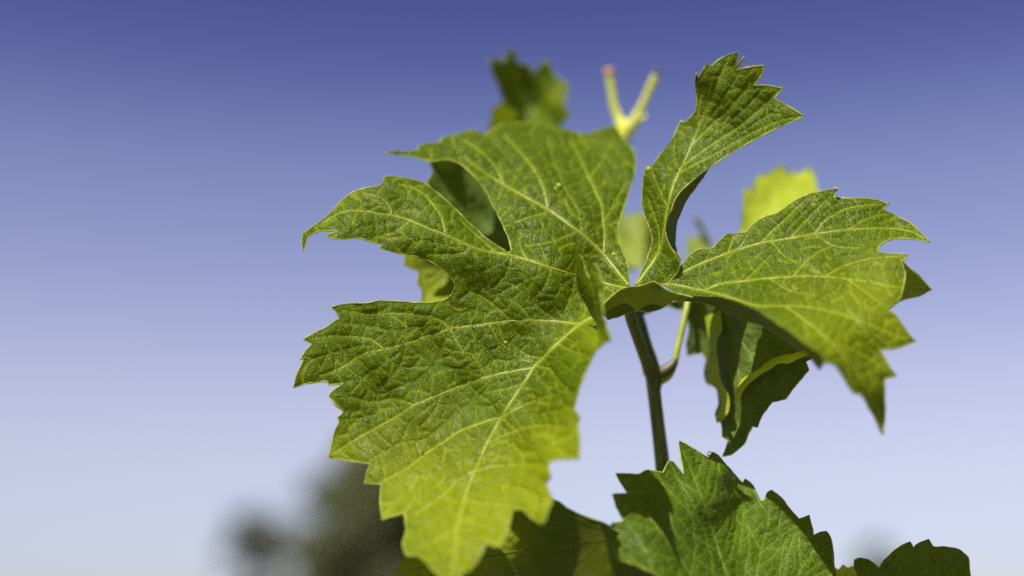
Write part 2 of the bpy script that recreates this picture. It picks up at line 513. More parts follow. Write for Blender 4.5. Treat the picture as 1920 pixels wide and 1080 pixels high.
def make_leaf(parent, name, label, patches, veins, mat, h=3.0, puff=3.0, cell=(25, 92), org=None,
              margin=True, dew=0, dewbox=None, edge_dew=0, vein_scale=1.0, margin_w=1.7, vein_mat=None, young=(), dry=(), galls=()):  # young: yellow blobs of painted sun glow
    """patches: list of dict(runs=[(pts, is_margin)], ctrl=[(x,y,d)]), veins: (pts, width, taper, patch index)"""
    allV, allF, allXY, allm = [], [], [], []
    base = 0
    for ip, P in enumerate(patches):
        pts = [q for run, _ in P["runs"] for q in run]
        P["poly"] = catmull(pts, h, closed=True)
        jit = np.array([[noise.noise((x * 0.06, y * 0.06, 3.3 + ip)), noise.noise((x * 0.06, y * 0.06, 9.1 + ip))] for x, y in P["poly"]])
        P["poly"] = P["poly"] + jit * 0.9
        poly = P["poly"]
        P["f"] = Depth(P["ctrl"], P.get("wob", 4.0), P.get("seed", 0.7 * ip))
    vsegs = {}
    for ip, P in enumerate(patches):
        poly = P["poly"]
        lo, hi = poly.min(0), poly.max(0)
        hx, hy = h, h * 0.866
        gx = np.arange(lo[0], hi[0], hx); gy = np.arange(lo[1], hi[1], hy)
        G = np.stack(np.meshgrid(gx, gy), -1)
        G[1::2, :, 0] += hx * 0.5
        G = G.reshape(-1, 2) + rng.uniform(-0.22, 0.22, (G.shape[0] * G.shape[1], 2)) * h
        ps = np.concatenate([poly, np.roll(poly, -1, 0)], 1)
        G = G[in_poly(poly, G)]
        G = G[near_edge(G, poly, h * 0.55) > h * 0.55]
        nb = len(poly)
        vin = [Vector(q) for q in np.concatenate([poly, G]).tolist()]
        res = delaunay_2d_cdt(vin, [(i, (i + 1) % nb) for i in range(nb)], [], 1, 1e-4)
        xy = np.array([v[:] for v in res[0]])
        tri = np.array([f for f in res[2] if len(f) == 3])
        # orient towards the camera (y is down in the photo)
        e1 = xy[tri[:, 1]] - xy[tri[:, 0]]; e2 = xy[tri[:, 2]] - xy[tri[:, 0]]
        cr_ = e1[:, 0] * e2[:, 1] - e1[:, 1] * e2[:, 0]
        tri[cr_ > 0] = tri[cr_ > 0][:, ::-1]
        dz = P["f"](xy)
        V = unproj(xy[:, 0], xy[:, 1], dz)
        fn = np.cross(V[tri[:, 1]] - V[tri[:, 0]], V[tri[:, 2]] - V[tri[:, 0]])
        N = np.zeros_like(V)
        for k in range(3): np.add.at(N, tri[:, k], fn)
        N /= np.linalg.norm(N, axis=1)[:, None] + 1e-15
        # relief of the blade
        mv = [(v, i) for i, v in enumerate(veins) if v[3] == ip]
        mask = np.zeros(len(xy)); disp = np.zeros(len(xy))
        if mv:
            D1 = np.full(len(xy), 1e9); D2 = np.full(len(xy), 1e9); Sx = np.zeros(len(xy)); ID = np.zeros(len(xy)); SD = np.ones(len(xy))
            for v, i in mv:
                path = catmull(v[0], 6)
                sg = segs_of(path)
                cum = np.concatenate([[0], np.cumsum(np.linalg.norm(np.diff(path, axis=0), axis=1))])
                sel = np.all((xy > path.min(0) - 95) & (xy < path.max(0) + 95), 1)
                d = np.full(len(xy), 1e8); k = np.zeros(len(xy), int); t = np.zeros(len(xy))
                if sel.any(): d[sel], k[sel], t[sel] = seg_dist(xy[sel], sg)
                s = cum[k] + t * (cum[k + 1] - cum[k])
                dirv = sg[k, 2:] - sg[k, :2]; rel = xy - sg[k, :2]
                side = np.sign(dirv[:, 0] * rel[:, 1] - dirv[:, 1] * rel[:, 0])
                w = v[1] * vein_scale * (1 - (1 - v[2]) * s / (cum[-1] + 1e-9))
                mask = np.maximum(mask, np.exp(-(d / (w * 1.25 + 0.6)) ** 2) * min(1.0, 0.55 + 0.2 * v[1]))
                near = d < D1
                D2 = np.where(near, D1, np.minimum(D2, d))
                Sx = np.where(near, s, Sx); ID = np.where(near, i, ID); SD = np.where(near, side, SD)
                D1 = np.where(near, d, D1)
            a = Sx / cell[0] + 0.35 * D1 / cell[0]
            b = SD * D1 / cell[1] + ID * 13.7
            e = cell_edge(a, b)
            med = np.clip((D2 - D1) / 10.0, 0, 1)
            tert = np.minimum(e / 0.30, 1.0)
            prof = np.sqrt(np.clip(np.minimum(tert, med) , 0, 1)) * np.clip(D1 / 9.0, 0, 1) ** 0.6
            mask = np.maximum(mask, 0.62 * np.exp(-(e / 0.06) ** 2) * np.clip(D1 / 6, 0.3, 1))
            # smaller network inside the cells
            e2_ = cell_edge(a * 2.6 + 5.1, b * 3.9 + 2.2)
            mask = np.maximum(mask, 0.22 * np.exp(-(e2_ / 0.10) ** 2))
            disp = puff * prof + 0.25 * puff * np.minimum(e2_ / 0.3, 1.0) * prof
        edge_d = near_edge(xy, poly, 12.0)
        disp *= np.clip(edge_d / 12.0, 0.15, 1)
        scale = (D0 + dz * PX * DS) / D0 * PX
        V = V + N * (disp * scale)[:, None]
        allV.append(V); allF += [(int(q[0]) + base, int(q[1]) + base, int(q[2]) + base) for q in tri]
        allXY.append(xy); allm.append(mask)
        P["V"], P["N"], P["xy"], P["nf"] = V, N, xy, len(tri)
        base += len(V)
    V = np.concatenate(allV)
    if org is None: org = V.mean(0)
    leaf = mesh_obj(name, V, allF, mat, parent, org)
    if any(P.get("fold") for P in patches):
        leaf.data.materials.append(M_FOLD)
        mi = np.zeros(len(leaf.data.polygons), np.int32); k = 0
        for P in patches:
            if P.get("fold"): mi[k:k + P["nf"]] = 1
            k += P["nf"]
        leaf.data.polygons.foreach_set("material_index", mi)
    at = leaf.data.attributes.new("vein", 'FLOAT', 'POINT')
    at.data.foreach_set("value", np.concatenate(allm).astype(np.float32))
    XY = np.concatenate(allXY)
    for an, blobs in (("young", young), ("dry", dry)):  # young carries the painted sun glow
        val = np.zeros(len(XY))
        for bx, by, br, ba in blobs:
            val = np.maximum(val, ba * np.exp(-((XY[:, 0] - bx) ** 2 + (XY[:, 1] - by) ** 2) / br ** 2)) if an == "dry" else \
                1 - (1 - val) * (1 - ba * np.exp(-((XY[:, 0] - bx) ** 2 + (XY[:, 1] - by) ** 2) / br ** 2))
        at = leaf.data.attributes.new(an, 'FLOAT', 'POINT')
        at.data.foreach_set("value", np.clip(val, 0, 1).astype(np.float32))
    if label: leaf["label"] = label
    # veins proud of the grooves
    for v in veins:
        if v[1] < 1.2: continue
        P = patches[v[3]]
        path = catmull(v[0], 5)
        path = path[in_poly(P["poly"], path)]
        if len(path) < 4: continue
        q = unproj(path[:, 0], path[:, 1], P["f"](path))
        qe = unproj(path[:, 0] + 1.0, path[:, 1], P["f"](path + [1.0, 0]))
        qs = unproj(path[:, 0], path[:, 1] + 1.0, P["f"](path + [0, 1.0]))
        nn = np.cross(qs - q, qe - q); nn /= np.linalg.norm(nn, axis=1)[:, None]
        s = np.linspace(0, 1, len(path))
        rad = v[1] * vein_scale * (1 - (1 - v[2]) * s) * PX
        rad[-1] *= 0.4
        q = q + nn * (rad * 0.10)[:, None]
        tv, tf = tube(q, rad, 6, True, 0.62, nn)
        mesh_obj("vein", tv, tf, vein_mat or M_VEIN, leaf, org)
    # pale thickened rim
    if margin:
        mvs, mfs, nb = [], [], 0
        for P in patches:
            for run, ism in P["runs"]:
                if not ism: continue
                path = catmull(run, h)
                jit = np.array([[noise.noise((x * 0.06, y * 0.06, 3.3 + patches.index(P))), noise.noise((x * 0.06, y * 0.06, 9.1 + patches.index(P)))] for x, y in path])
                path = path + jit * 0.9
                q = unproj(path[:, 0], path[:, 1], P["f"](path))
                rad = (margin_w * np.array([0.85 + 0.75 * noise.noise((x * 0.05, y * 0.05, 5.5)) for x, y in path]) * (0.8 + 0.4 * rng.random(len(path)))) * PX
                tv, tf = tube(q, rad, 5)
                mvs.append(tv); mfs += [tuple(i + nb for i in f) for f in tf]; nb += len(tv)
        if mvs:
            mesh_obj("leaf_margin", np.concatenate(mvs), mfs, M_EDGE, leaf, org)
    # fine dew
    if dew or edge_dew:
        C, Rr, Nn = [], [], []
        for P in patches[: (len(patches) if dewbox is None else dewbox)]:
            m = int(dew * len(P["V"]) / max(1, base))
            if m:
                idx = rng.integers(0, len(P["V"]), m * 3)
                dens = np.array([0.5 + 0.9 * noise.noise((x * 0.011, y * 0.011, 1.7)) for x, y in P["xy"][idx]])
                idx = idx[rng.random(len(idx)) < dens][:m]
                C.append(P["V"][idx] + P["N"][idx] * 0.3 * PX); Rr.append(rng.gamma(2.0, 0.38, len(idx)) + 0.7)
                Nn.append(P["N"][idx])
        if edge_dew:
            for P in patches:
                for run, ism in P["runs"]:
                    if not ism: continue
                    path = catmull(run, 3.0)
                    k = rng.random(len(path)) < edge_dew
                    path = path[k]
                    if not len(path): continue
                    C.append(unproj(path[:, 0], path[:, 1], P["f"](path)) + UP[None] * 0.8 * PX); Rr.append(rng.gamma(2.0, 0.3, len(path)) + 0.6)
        C = np.concatenate(C); Rr = np.concatenate(Rr) * PX
        nv = len(ICO_V)
        vv = (C[:, None] + Rr[:, None, None] * ICO_V[None]).reshape(-1, 3)
        F = np.array(ICO_F)
        ff = (F[None] + (np.arange(len(C)) * nv)[:, None, None]).reshape(-1, 3).tolist()
        o = mesh_obj("dew_beads", vv, ff, M_BEAD, leaf, org)
        o["kind"] = "stuff"
    return leaf

def px_tube(parent, name, pts, mat, label=None, sides=10, org=None, n=6):
    """pts: (x, y, depth, width px at that distance)"""
    p = np.asarray(pts, float)
    k = len(p); fine = []
    tt = np.linspace(0, k - 1, (k - 1) * n + 1)
    # smooth interpolation of all four channels
    for t in tt:
        i = min(int(t), k - 2); s = t - i
        p0, p1, p2, p3 = p[max(0, i - 1)], p[i], p[i + 1], p[min(k - 1, i + 2)]
        fine.append(0.5 * ((2 * p1) + (-p0 + p2) * s + (2 * p0 - 5 * p1 + 4 * p2 - p3) * s**2 + (-p0 + 3 * p1 - 3 * p2 + p3) * s**3))
    f = np.array(fine)
    q = unproj(f[:, 0], f[:, 1], f[:, 2])
    rad = f[:, 3] * 0.5 * K * (D0 + f[:, 2] * PX * DS)
    v, fc = tube(q, rad, sides)
    o = mesh_obj(name, v, fc, mat, parent, org)
    if label: o["label"] = label
    return o

# ------------------------------------------------------------------ the ground
gv = [(-2500, -2500, 0), (2500, -2500, 0), (2500, 2500, 0), (-2500, 2500, 0)]
g = mesh_obj("ground", gv, [(0, 1, 2, 3)], ground_mat(), None, (0, 0, 0), False)
tag(g, "grassy brown vineyard ground far below the leaves", "ground", kind="structure")

def catmull3(p, n=5):
    out = []
    k = len(p)
    for i in range(k - 1):
        p0, p1, p2, p3 = p[max(0, i - 1)], p[i], p[i + 1], p[min(k - 1, i + 2)]
        for j in range(n):
            s = j / n
            out.append(0.5 * ((2 * p1) + (-p0 + p2) * s + (2 * p0 - 5 * p1 + 4 * p2 - p3) * s**2 + (-p0 + 3 * p1 - 3 * p2 + p3) * s**3))
    out.append(p[-1])
    return np.array(out)

# ------------------------------------------------------------------ trees far behind
def foliage_mat(name, a, b):
    m, n, l = new_mat(name)
    out = n.new("ShaderNodeOutputMaterial")
    oi = n.new("ShaderNodeTexCoord")
    nz = n.new("ShaderNodeTexNoise"); nz.inputs["Scale"].default_value = 0.9; nz.inputs["Detail"].default_value = 3
    l.new(oi.outputs["Object"], nz.inputs["Vector"])
    x = n.new("ShaderNodeMix"); x.data_type = 'RGBA'
    x.inputs[6].default_value = (*a, 1); x.inputs[7].default_value = (*b, 1)
    l.new(nz.outputs["Fac"], x.inputs[0])
    pb = n.new("ShaderNodeBsdfPrincipled"); pb.inputs["Roughness"].default_value = 0.6
    l.new(x.outputs[2], pb.inputs["Base Color"])
    tb = n.new("ShaderNodeBsdfTranslucent"); l.new(x.outputs[2], tb.inputs["Color"])
    mx = n.new("ShaderNodeMixShader"); mx.inputs[0].default_value = 0.25
    l.new(pb.outputs[0], mx.inputs[1]); l.new(tb.outputs[0], mx.inputs[2]); l.new(mx.outputs[0], out.inputs[0])
    return m
M_FOL = foliage_mat("far_tree_foliage", (0.050, 0.064, 0.018), (0.108, 0.120, 0.040))
M_BARK = stalk_mat("tree_bark", (0.06, 0.045, 0.03), (0.11, 0.085, 0.06), None, 0.9, 6)

def ground_at(px, dist):
    return np.array([(px - 960) * K * dist, dist * math.cos(PITCH), 0.0])
def height_at(py, dist):
    return CAM[2] + dist * (math.sin(PITCH) + (540 - py) * K * math.cos(PITCH))

def far_tree(px, top_py, dist, half_px, label, clumps, seed, slim=1.0, leaves=7000):
    r = np.random.default_rng(seed)
    foot = ground_at(px, dist); H = height_at(top_py, dist); Wd = half_px * K * dist
    t = empty("tree", foot, label, "tree", "trees beyond the vineyard")
    tv, tf = tube(catmull3(np.array([[0, 0, 0], [0.1, 0, H * 0.25], [-0.05, 0.1, H * 0.55], [0.05, 0, H * 0.9]]) + foot), np.linspace(0.22, 0.04, 16) * max(0.6, Wd / 3), 9)
    trunk = mesh_obj("trunk", tv, tf, M_BARK, t, foot)
    cl = []
    for k in range(clumps):
        hz = r.uniform(0.28, 0.97)
        rad = Wd * (math.sin(math.pi * min(1, (1 - hz) * slim + 0.10)) ** 0.7) * r.uniform(0.35, 0.9)
        an = r.uniform(0, 2 * math.pi)
        c = foot + np.array([math.cos(an) * rad, math.sin(an) * rad, H * hz])
        cl.append((c, Wd * r.uniform(0.16, 0.34)))
        if k % 2 == 0:
            s = foot + np.array([0, 0, H * max(0.2, hz - 0.22)])
            lv, lf = tube(catmull3(np.array([s, (s + c) / 2 + [0, 0, 0.15 * Wd], c]), 4), np.linspace(0.07, 0.015, 9) * max(0.6, Wd / 3), 6)
            mesh_obj("limb", lv, lf, M_BARK, trunk, foot)
    cl.append((foot + np.array([0, 0, H * 0.955]), Wd * 0.2))
    per = leaves // len(cl); V = []
    for c, s in cl:
        d = r.normal(size=(per, 3)); d /= np.linalg.norm(d, axis=1)[:, None]
        p = c + d * (s * r.random((per, 1)) ** 0.45) * np.array([1, 1, 0.85])
        a = r.normal(size=(per, 3)); a /= np.linalg.norm(a, axis=1)[:, None]
        b = np.cross(a, r.normal(size=(per, 3))); b /= np.linalg.norm(b, axis=1)[:, None]
        L = r.uniform(0.08, 0.17, (per, 1)) * max(0.6, Wd / 3.5)
        V.append(np.stack([p - a * L, p - b * L * 0.5, p + a * L, p + b * L * 0.5], 1).reshape(-1, 3))
    V = np.concatenate(V)
    F = np.arange(len(V)).reshape(-1, 4).tolist()
    mesh_obj("crown", V, F, M_FOL, t, foot)
far_tree(735, 858, 60, 200, "large dark blurred tree behind the bottom lobe", 95, 11, leaves=60000)
far_tree(500, 958, 64, 70, "small slim blurred tree at the lower left edge of the large tree", 36, 12, 0.8, 22000)
far_tree(1612, 1022, 75, 52, "dark blurred treetop low between the two bottom leaves", 36, 13, 0.9, 20000)


# ------------------------------------------------------------------ the vine shoot
def base_under(x, y, d):
    p = unproj([x], [y], [d])[0]
    return np.array([p[0], p[1] + 0.03, 0.0])

vine = empty("grapevine_shoot", base_under(1245, 900, 125),
             "tall grapevine shoot with the large sunlit five-lobed leaf and pale forked tip", "grapevine")

# --- the big leaf: left half with three lobes
L_top = [(1180, 532), (1180, 514), (1175, 492), (1168, 473), (1161, 450), (1160, 425), (1164, 408), (1171, 386), (1180, 353), (1189, 327), (1191, 297),
         (1186, 279), (1173, 267), (1162, 250), (1151, 234), (1134, 240), (1119, 245), (1097, 252), (1075, 247), (1052, 240), (1038, 234),
         (1015, 230), (990, 231), (964, 229), (941, 232), (916, 247), (900, 249), (889, 243), (866, 249), (845, 254), (829, 259), (825, 268),
         (799, 270), (783, 274), (785, 281), (762, 284), (738, 283), (721, 287), (747, 290), (777, 294), (806, 303), (836, 299), (860, 306), (882, 323), (908, 353),
         (923, 382), (936, 408), (947, 432), (955, 452), (959, 470)]
L_left = [(948, 470), (934, 462), (909, 445), (890, 427), (873, 412), (851, 389), (822, 363), (799, 345), (777, 338), (747, 332), (721, 330), (718, 342),
          (712, 348), (688, 352), (658, 363), (636, 381), (614, 404), (588, 424), (568, 438), (565, 455), (570, 470), (577, 445), (595, 435), (621, 433), (636, 432),
          (610, 443), (636, 449), (673, 447), (703, 456), (718, 459), (712, 465), (740, 474), (777, 480), (799, 487), (822, 500), (840, 515),
          (852, 530), (853, 540), (844, 555), (829, 564), (799, 568), (762, 566), (714, 564), (688, 568), (651, 569), (622, 575),
          (638, 595), (614, 612), (584, 627), (568, 637), (586, 644), (572, 660), (563, 673), (570, 674), (558, 699), (551, 727), (573, 720), (614, 715),
          (616, 722), (646, 719), (629, 729), (616, 741), (629, 758), (645, 773), (633, 783), (637, 789), (627, 814), (616, 859), (651, 864), (695, 870),
          (688, 886), (683, 907), (715, 908), (713, 939), (717, 974), (758, 961), (761, 992), (756, 1022), (763, 1041), (783, 1041), (800, 1056), (822, 1078),
          (840, 1105), (858, 1090), (868, 1073), (878, 1071), (898, 1048), (913, 1017), (926, 1024), (937, 1024), (950, 999), (962, 955), (979, 955), (1007, 978), (1020, 981),
          (1027, 960), (1037, 938), (1028, 918), (1023, 906), (1032, 895), (1029, 876), (1032, 864), (1053, 861), (1085, 861), (1087, 830), (1084, 798), (1087, 783),
          (1077, 767), (1081, 746), (1089, 721), (1104, 684), (1120, 655)]
L_seam = [(1122, 630), (1118, 606), (1128, 594), (1150, 585), (1175, 560)]
ctrl_L = [(1182, 540, 0), (1150, 560, 4), (1132, 478, 48), (1165, 470, 50), (1060, 413, 60), (985, 358, 95), (930, 343, 125), (870, 270, 175), (800, 285, 150), (725, 286, 120),
          (1000, 240, 250), (1100, 255, 270), (1186, 290, 215), (1175, 390, 110), (1085, 300, 195), (1000, 300, 160), (957, 465, 30), (905, 400, 70),
          (1034, 503, 8), (951, 478, 12), (882, 466, 10), (836, 441, 10), (755, 409, 25), (681, 396, 25), (610, 415, 20), (568, 445, -12), (568, 468, -25), (800, 348, 70), (725, 335, 60), (660, 365, 45),
          (860, 400, 45), (640, 447, -2), (715, 462, 4), (800, 485, 6), (850, 532, 6), (840, 562, 3), (715, 566, 0), (625, 577, 4),
          (1040, 560, -6), (950, 540, 6), (1087, 606, -20), (960, 602, -6), (844, 616, -8), (720, 655, -14), (625, 630, -8), (570, 640, -12), (553, 725, -34), (620, 740, -30), (640, 790, -38),
          (1020, 671, -32), (940, 690, -28), (840, 720, -26), (760, 740, -28), (940, 784, -60), (860, 809, -56), (777, 800, -48), (690, 815, -46), (618, 858, -58), (690, 905, -85), (717, 972, -130), (800, 900, -95),
          (891, 883, -112), (856, 995, -190), (852, 1060, -235), (762, 1040, -190), (840, 1104, -265), (900, 1045, -230), (940, 1020, -225), (1018, 980, -220), (960, 900, -135), (1030, 890, -195),
          (1084, 860, -215), (1085, 790, -180), (1030, 780, -110), (1090, 715, -150), (1120, 655, -150), (1122, 630, -110), (1118, 606, -45)]
patch_L = dict(runs=[(L_top, True), (L_left, True), (L_seam, False)], ctrl=ctrl_L, wob=3.5, seed=0.4)

# --- near strip of the sinus, folded up towards the camera
N_edge = [(1120, 655), (1134, 643), (1147, 638), (1140, 618), (1134, 600), (1130, 575), (1126, 548), (1129, 528), (1122, 506), (1115, 494), (1110, 508), (1106, 524), (1100, 512), (1093, 488), (1086, 477), (1080, 492), (1081, 515),
          (1086, 545), (1098, 570)]
N_seam = [(1108, 592), (1118, 606), (1122, 630)]
patch_N = dict(runs=[(N_edge, True), (N_seam, False)], wob=2,
               ctrl=[(1120, 655, -150), (1122, 630, -115), (1118, 606, -60), (1108, 592, -55), (1147, 638, -205), (1134, 600, -190), (1126, 548, -150), (1115, 494, -120), (1086, 477, -90), (1081, 515, -70), (1098, 570, -60)])

# --- lobe curled upwards
Q_left = [(1190, 537), (1196, 522), (1208, 497), (1218, 472), (1223, 450), (1217, 425), (1208, 402), (1204, 387), (1205, 350), (1209, 322), (1214, 309), (1219, 309), (1222, 314), (1229, 302), (1249, 276), (1264, 254),
          (1277, 227), (1282, 230), (1290, 226), (1304, 208), (1306, 180), (1303, 152), (1306, 137), (1310, 146), (1316, 136), (1325, 119), (1334, 124), (1352, 110), (1371, 100), (1384, 98), (1383, 112),
          (1378, 128), (1395, 107), (1388, 124), (1381, 134), (1398, 127), (1432, 123), (1428, 139), (1413, 161), (1434, 160), (1469, 166), (1450, 186), (1467, 193), (1508, 218), (1486, 228), (1456, 241), (1427, 256), (1390, 276), (1360, 295), (1330, 315)]
Q_crease = [(1306, 333), (1282, 354), (1266, 374), (1258, 395), (1250, 413), (1249, 441), (1256, 461), (1267, 480), (1275, 492), (1273, 506), (1264, 519), (1255, 530), (1236, 534), (1212, 534)]
ctrl_Q = [(1190, 537, 0), (1255, 530, -2), (1275, 492, -6), (1223, 450, 38), (1249, 441, 12), (1204, 387, 70), (1250, 413, 14), (1214, 309, 80), (1266, 374, 14), (1245, 330, 52), (1306, 333, 20), (1277, 227, 75), (1304, 208, 64), (1306, 140, 55),
          (1384, 98, 45), (1330, 230, 58), (1432, 123, 42), (1400, 190, 46), (1469, 166, 38), (1508, 218, 26), (1427, 256, 32), (1360, 295, 26), (1330, 315, 22), (1228, 486, 18)]
patch_Q = dict(runs=[(Q_left, True), (Q_crease, True)], ctrl=ctrl_Q, wob=2.5, seed=2.0)
# folded-back rim of that lobe (underside)
QF_in = [(1330, 315), (1306, 333), (1282, 354), (1266, 374), (1258, 395), (1250, 413), (1249, 441), (1256, 461), (1267, 480), (1275, 492)]
QF_out = [(1277, 486), (1269, 469), (1266, 450), (1268, 424), (1274, 404), (1280, 390), (1287, 375), (1303, 352), (1320, 331)]
ctrl_QF = [(1330, 315, 22), (1306, 333, 20), (1282, 354, 17), (1258, 395, 13), (1249, 441, 12), (1267, 480, -2), (1275, 492, -6), (1269, 469, 24), (1266, 450, 40), (1274, 404, 44), (1287, 375, 42), (1303, 352, 34), (1320, 331, 27)]
patch_QF = dict(runs=[(QF_in, False), (QF_out, True)], ctrl=ctrl_QF, fold=True, wob=0.8, seed=3.0)

# --- right lobe
R_edge = [(1240, 534), (1255, 529), (1266, 516), (1284, 490), (1294, 478), (1306, 470), (1318, 466), (1334, 466), (1344, 457), (1356, 445), (1365, 438), (1377, 438), (1386, 436), (1398, 437), (1404, 429), (1416, 418), (1433, 408), (1457, 399),
          (1475, 387), (1495, 374), (1516, 365), (1540, 359), (1558, 355), (1569, 358), (1562, 370), (1587, 372), (1623, 372), (1644, 375), (1666, 383), (1654, 392), (1676, 402), (1691, 410), (1699, 414), (1706, 418), (1724, 433), (1744, 454),
          (1724, 450), (1694, 447), (1664, 451), (1650, 460), (1644, 473), (1664, 475), (1688, 476), (1702, 480), (1691, 492), (1697, 515), (1692, 545), (1682, 567), (1664, 580), (1681, 592), (1696, 614),
          (1710, 634), (1717, 639), (1693, 649), (1668, 655), (1649, 655), (1659, 672), (1671, 694), (1680, 704), (1659, 710), (1659, 741), (1658, 785), (1655, 815), (1643, 789), (1630, 766), (1618, 745), (1611, 737), (1602, 738), (1592, 725),
          (1580, 704), (1564, 684), (1548, 680)]
R_crease = [(1536, 663), (1507, 644), (1479, 622), (1445, 600), (1416, 581), (1382, 566), (1344, 557), (1303, 555), (1271, 549)]
ctrl_R = [(1240, 534, -2), (1266, 516, 0), (1271, 549, -16), (1303, 555, -30), (1344, 557, -52), (1416, 581, -108), (1479, 622, -165), (1536, 663, -205), (1548, 680, -210), (1564, 684, -205), (1655, 815, -165), (1602, 738, -190), (1717, 639, -130), (1680, 704, -150),
          (1690, 535, -80), (1664, 580, -122), (1702, 480, -55), (1644, 473, -46), (1744, 454, -40), (1670, 428, -8), (1666, 383, 10), (1569, 358, 26), (1528, 439, -6), (1457, 399, 24), (1383, 469, 4), (1365, 438, 18), (1318, 466, 10), (1316, 544, -24),
          (1442, 522, -46), (1546, 519, -58), (1635, 530, -72), (1500, 576, -110), (1600, 598, -128), (1560, 640, -170), (1630, 670, -150), (1294, 504, -2), (1590, 480, -34)]
patch_R = dict(runs=[(R_edge, True), (R_crease, False)], ctrl=ctrl_R, wob=3.0, seed=5.0)
# margin of the right lobe rolled under
S_in = [(1548, 680), (1536, 663), (1507, 644), (1479, 622), (1445, 600), (1416, 581), (1382, 566), (1344, 557), (1303, 555), (1271, 549)]
S_out = [(1258, 562), (1292, 564), (1324, 568), (1350, 580), (1388, 597), (1429, 610), (1460, 628), (1490, 648), (1512, 662), (1524, 678), (1536, 692), (1544, 679)]
ctrl_S = [(1548, 680, -210), (1536, 663, -205), (1507, 644, -188), (1479, 622, -165), (1445, 600, -134), (1416, 581, -108), (1382, 566, -78), (1344, 557, -52), (1303, 555, -30), (1271, 549, -16), (1258, 562, 6), (1324, 568, -18), (1350, 580, -12), (1388, 597, -40), (1429, 610, -72),
          (1460, 628, -104), (1512, 662, -165), (1536, 692, -180)]
patch_S = dict(runs=[(S_in, False), (S_out, True)], ctrl=ctrl_S, fold=True, wob=1.0, seed=6.0)
# margin of the petiole sinus rolled under, wrinkled
U_top = [(1132, 589), (1133, 571), (1144, 558), (1164, 543), (1183, 538), (1200, 536), (1216, 531), (1226, 528), (1236, 533), (1246, 542), (1267, 550), (1300, 557)]
U_low = [(1285, 561), (1264, 561), (1250, 572), (1234, 580), (1219, 584), (1197, 582), (1178, 586), (1155, 594), (1139, 600)]
ctrl_U = [(1132, 589, -34), (1144, 558, -34), (1183, 538, -30), (1226, 528, -36), (1246, 542, -40), (1300, 557, -44), (1264, 561, -20), (1234, 580, 6), (1219, 584, 10), (1178, 586, 10), (1139, 600, -6), (1190, 560, -14), (1225, 556, -16), (1160, 575, -12)]
patch_U = dict(runs=[(U_top, True), (U_low, True)], ctrl=ctrl_U, fold=True, wob=3.5, seed=8.0)

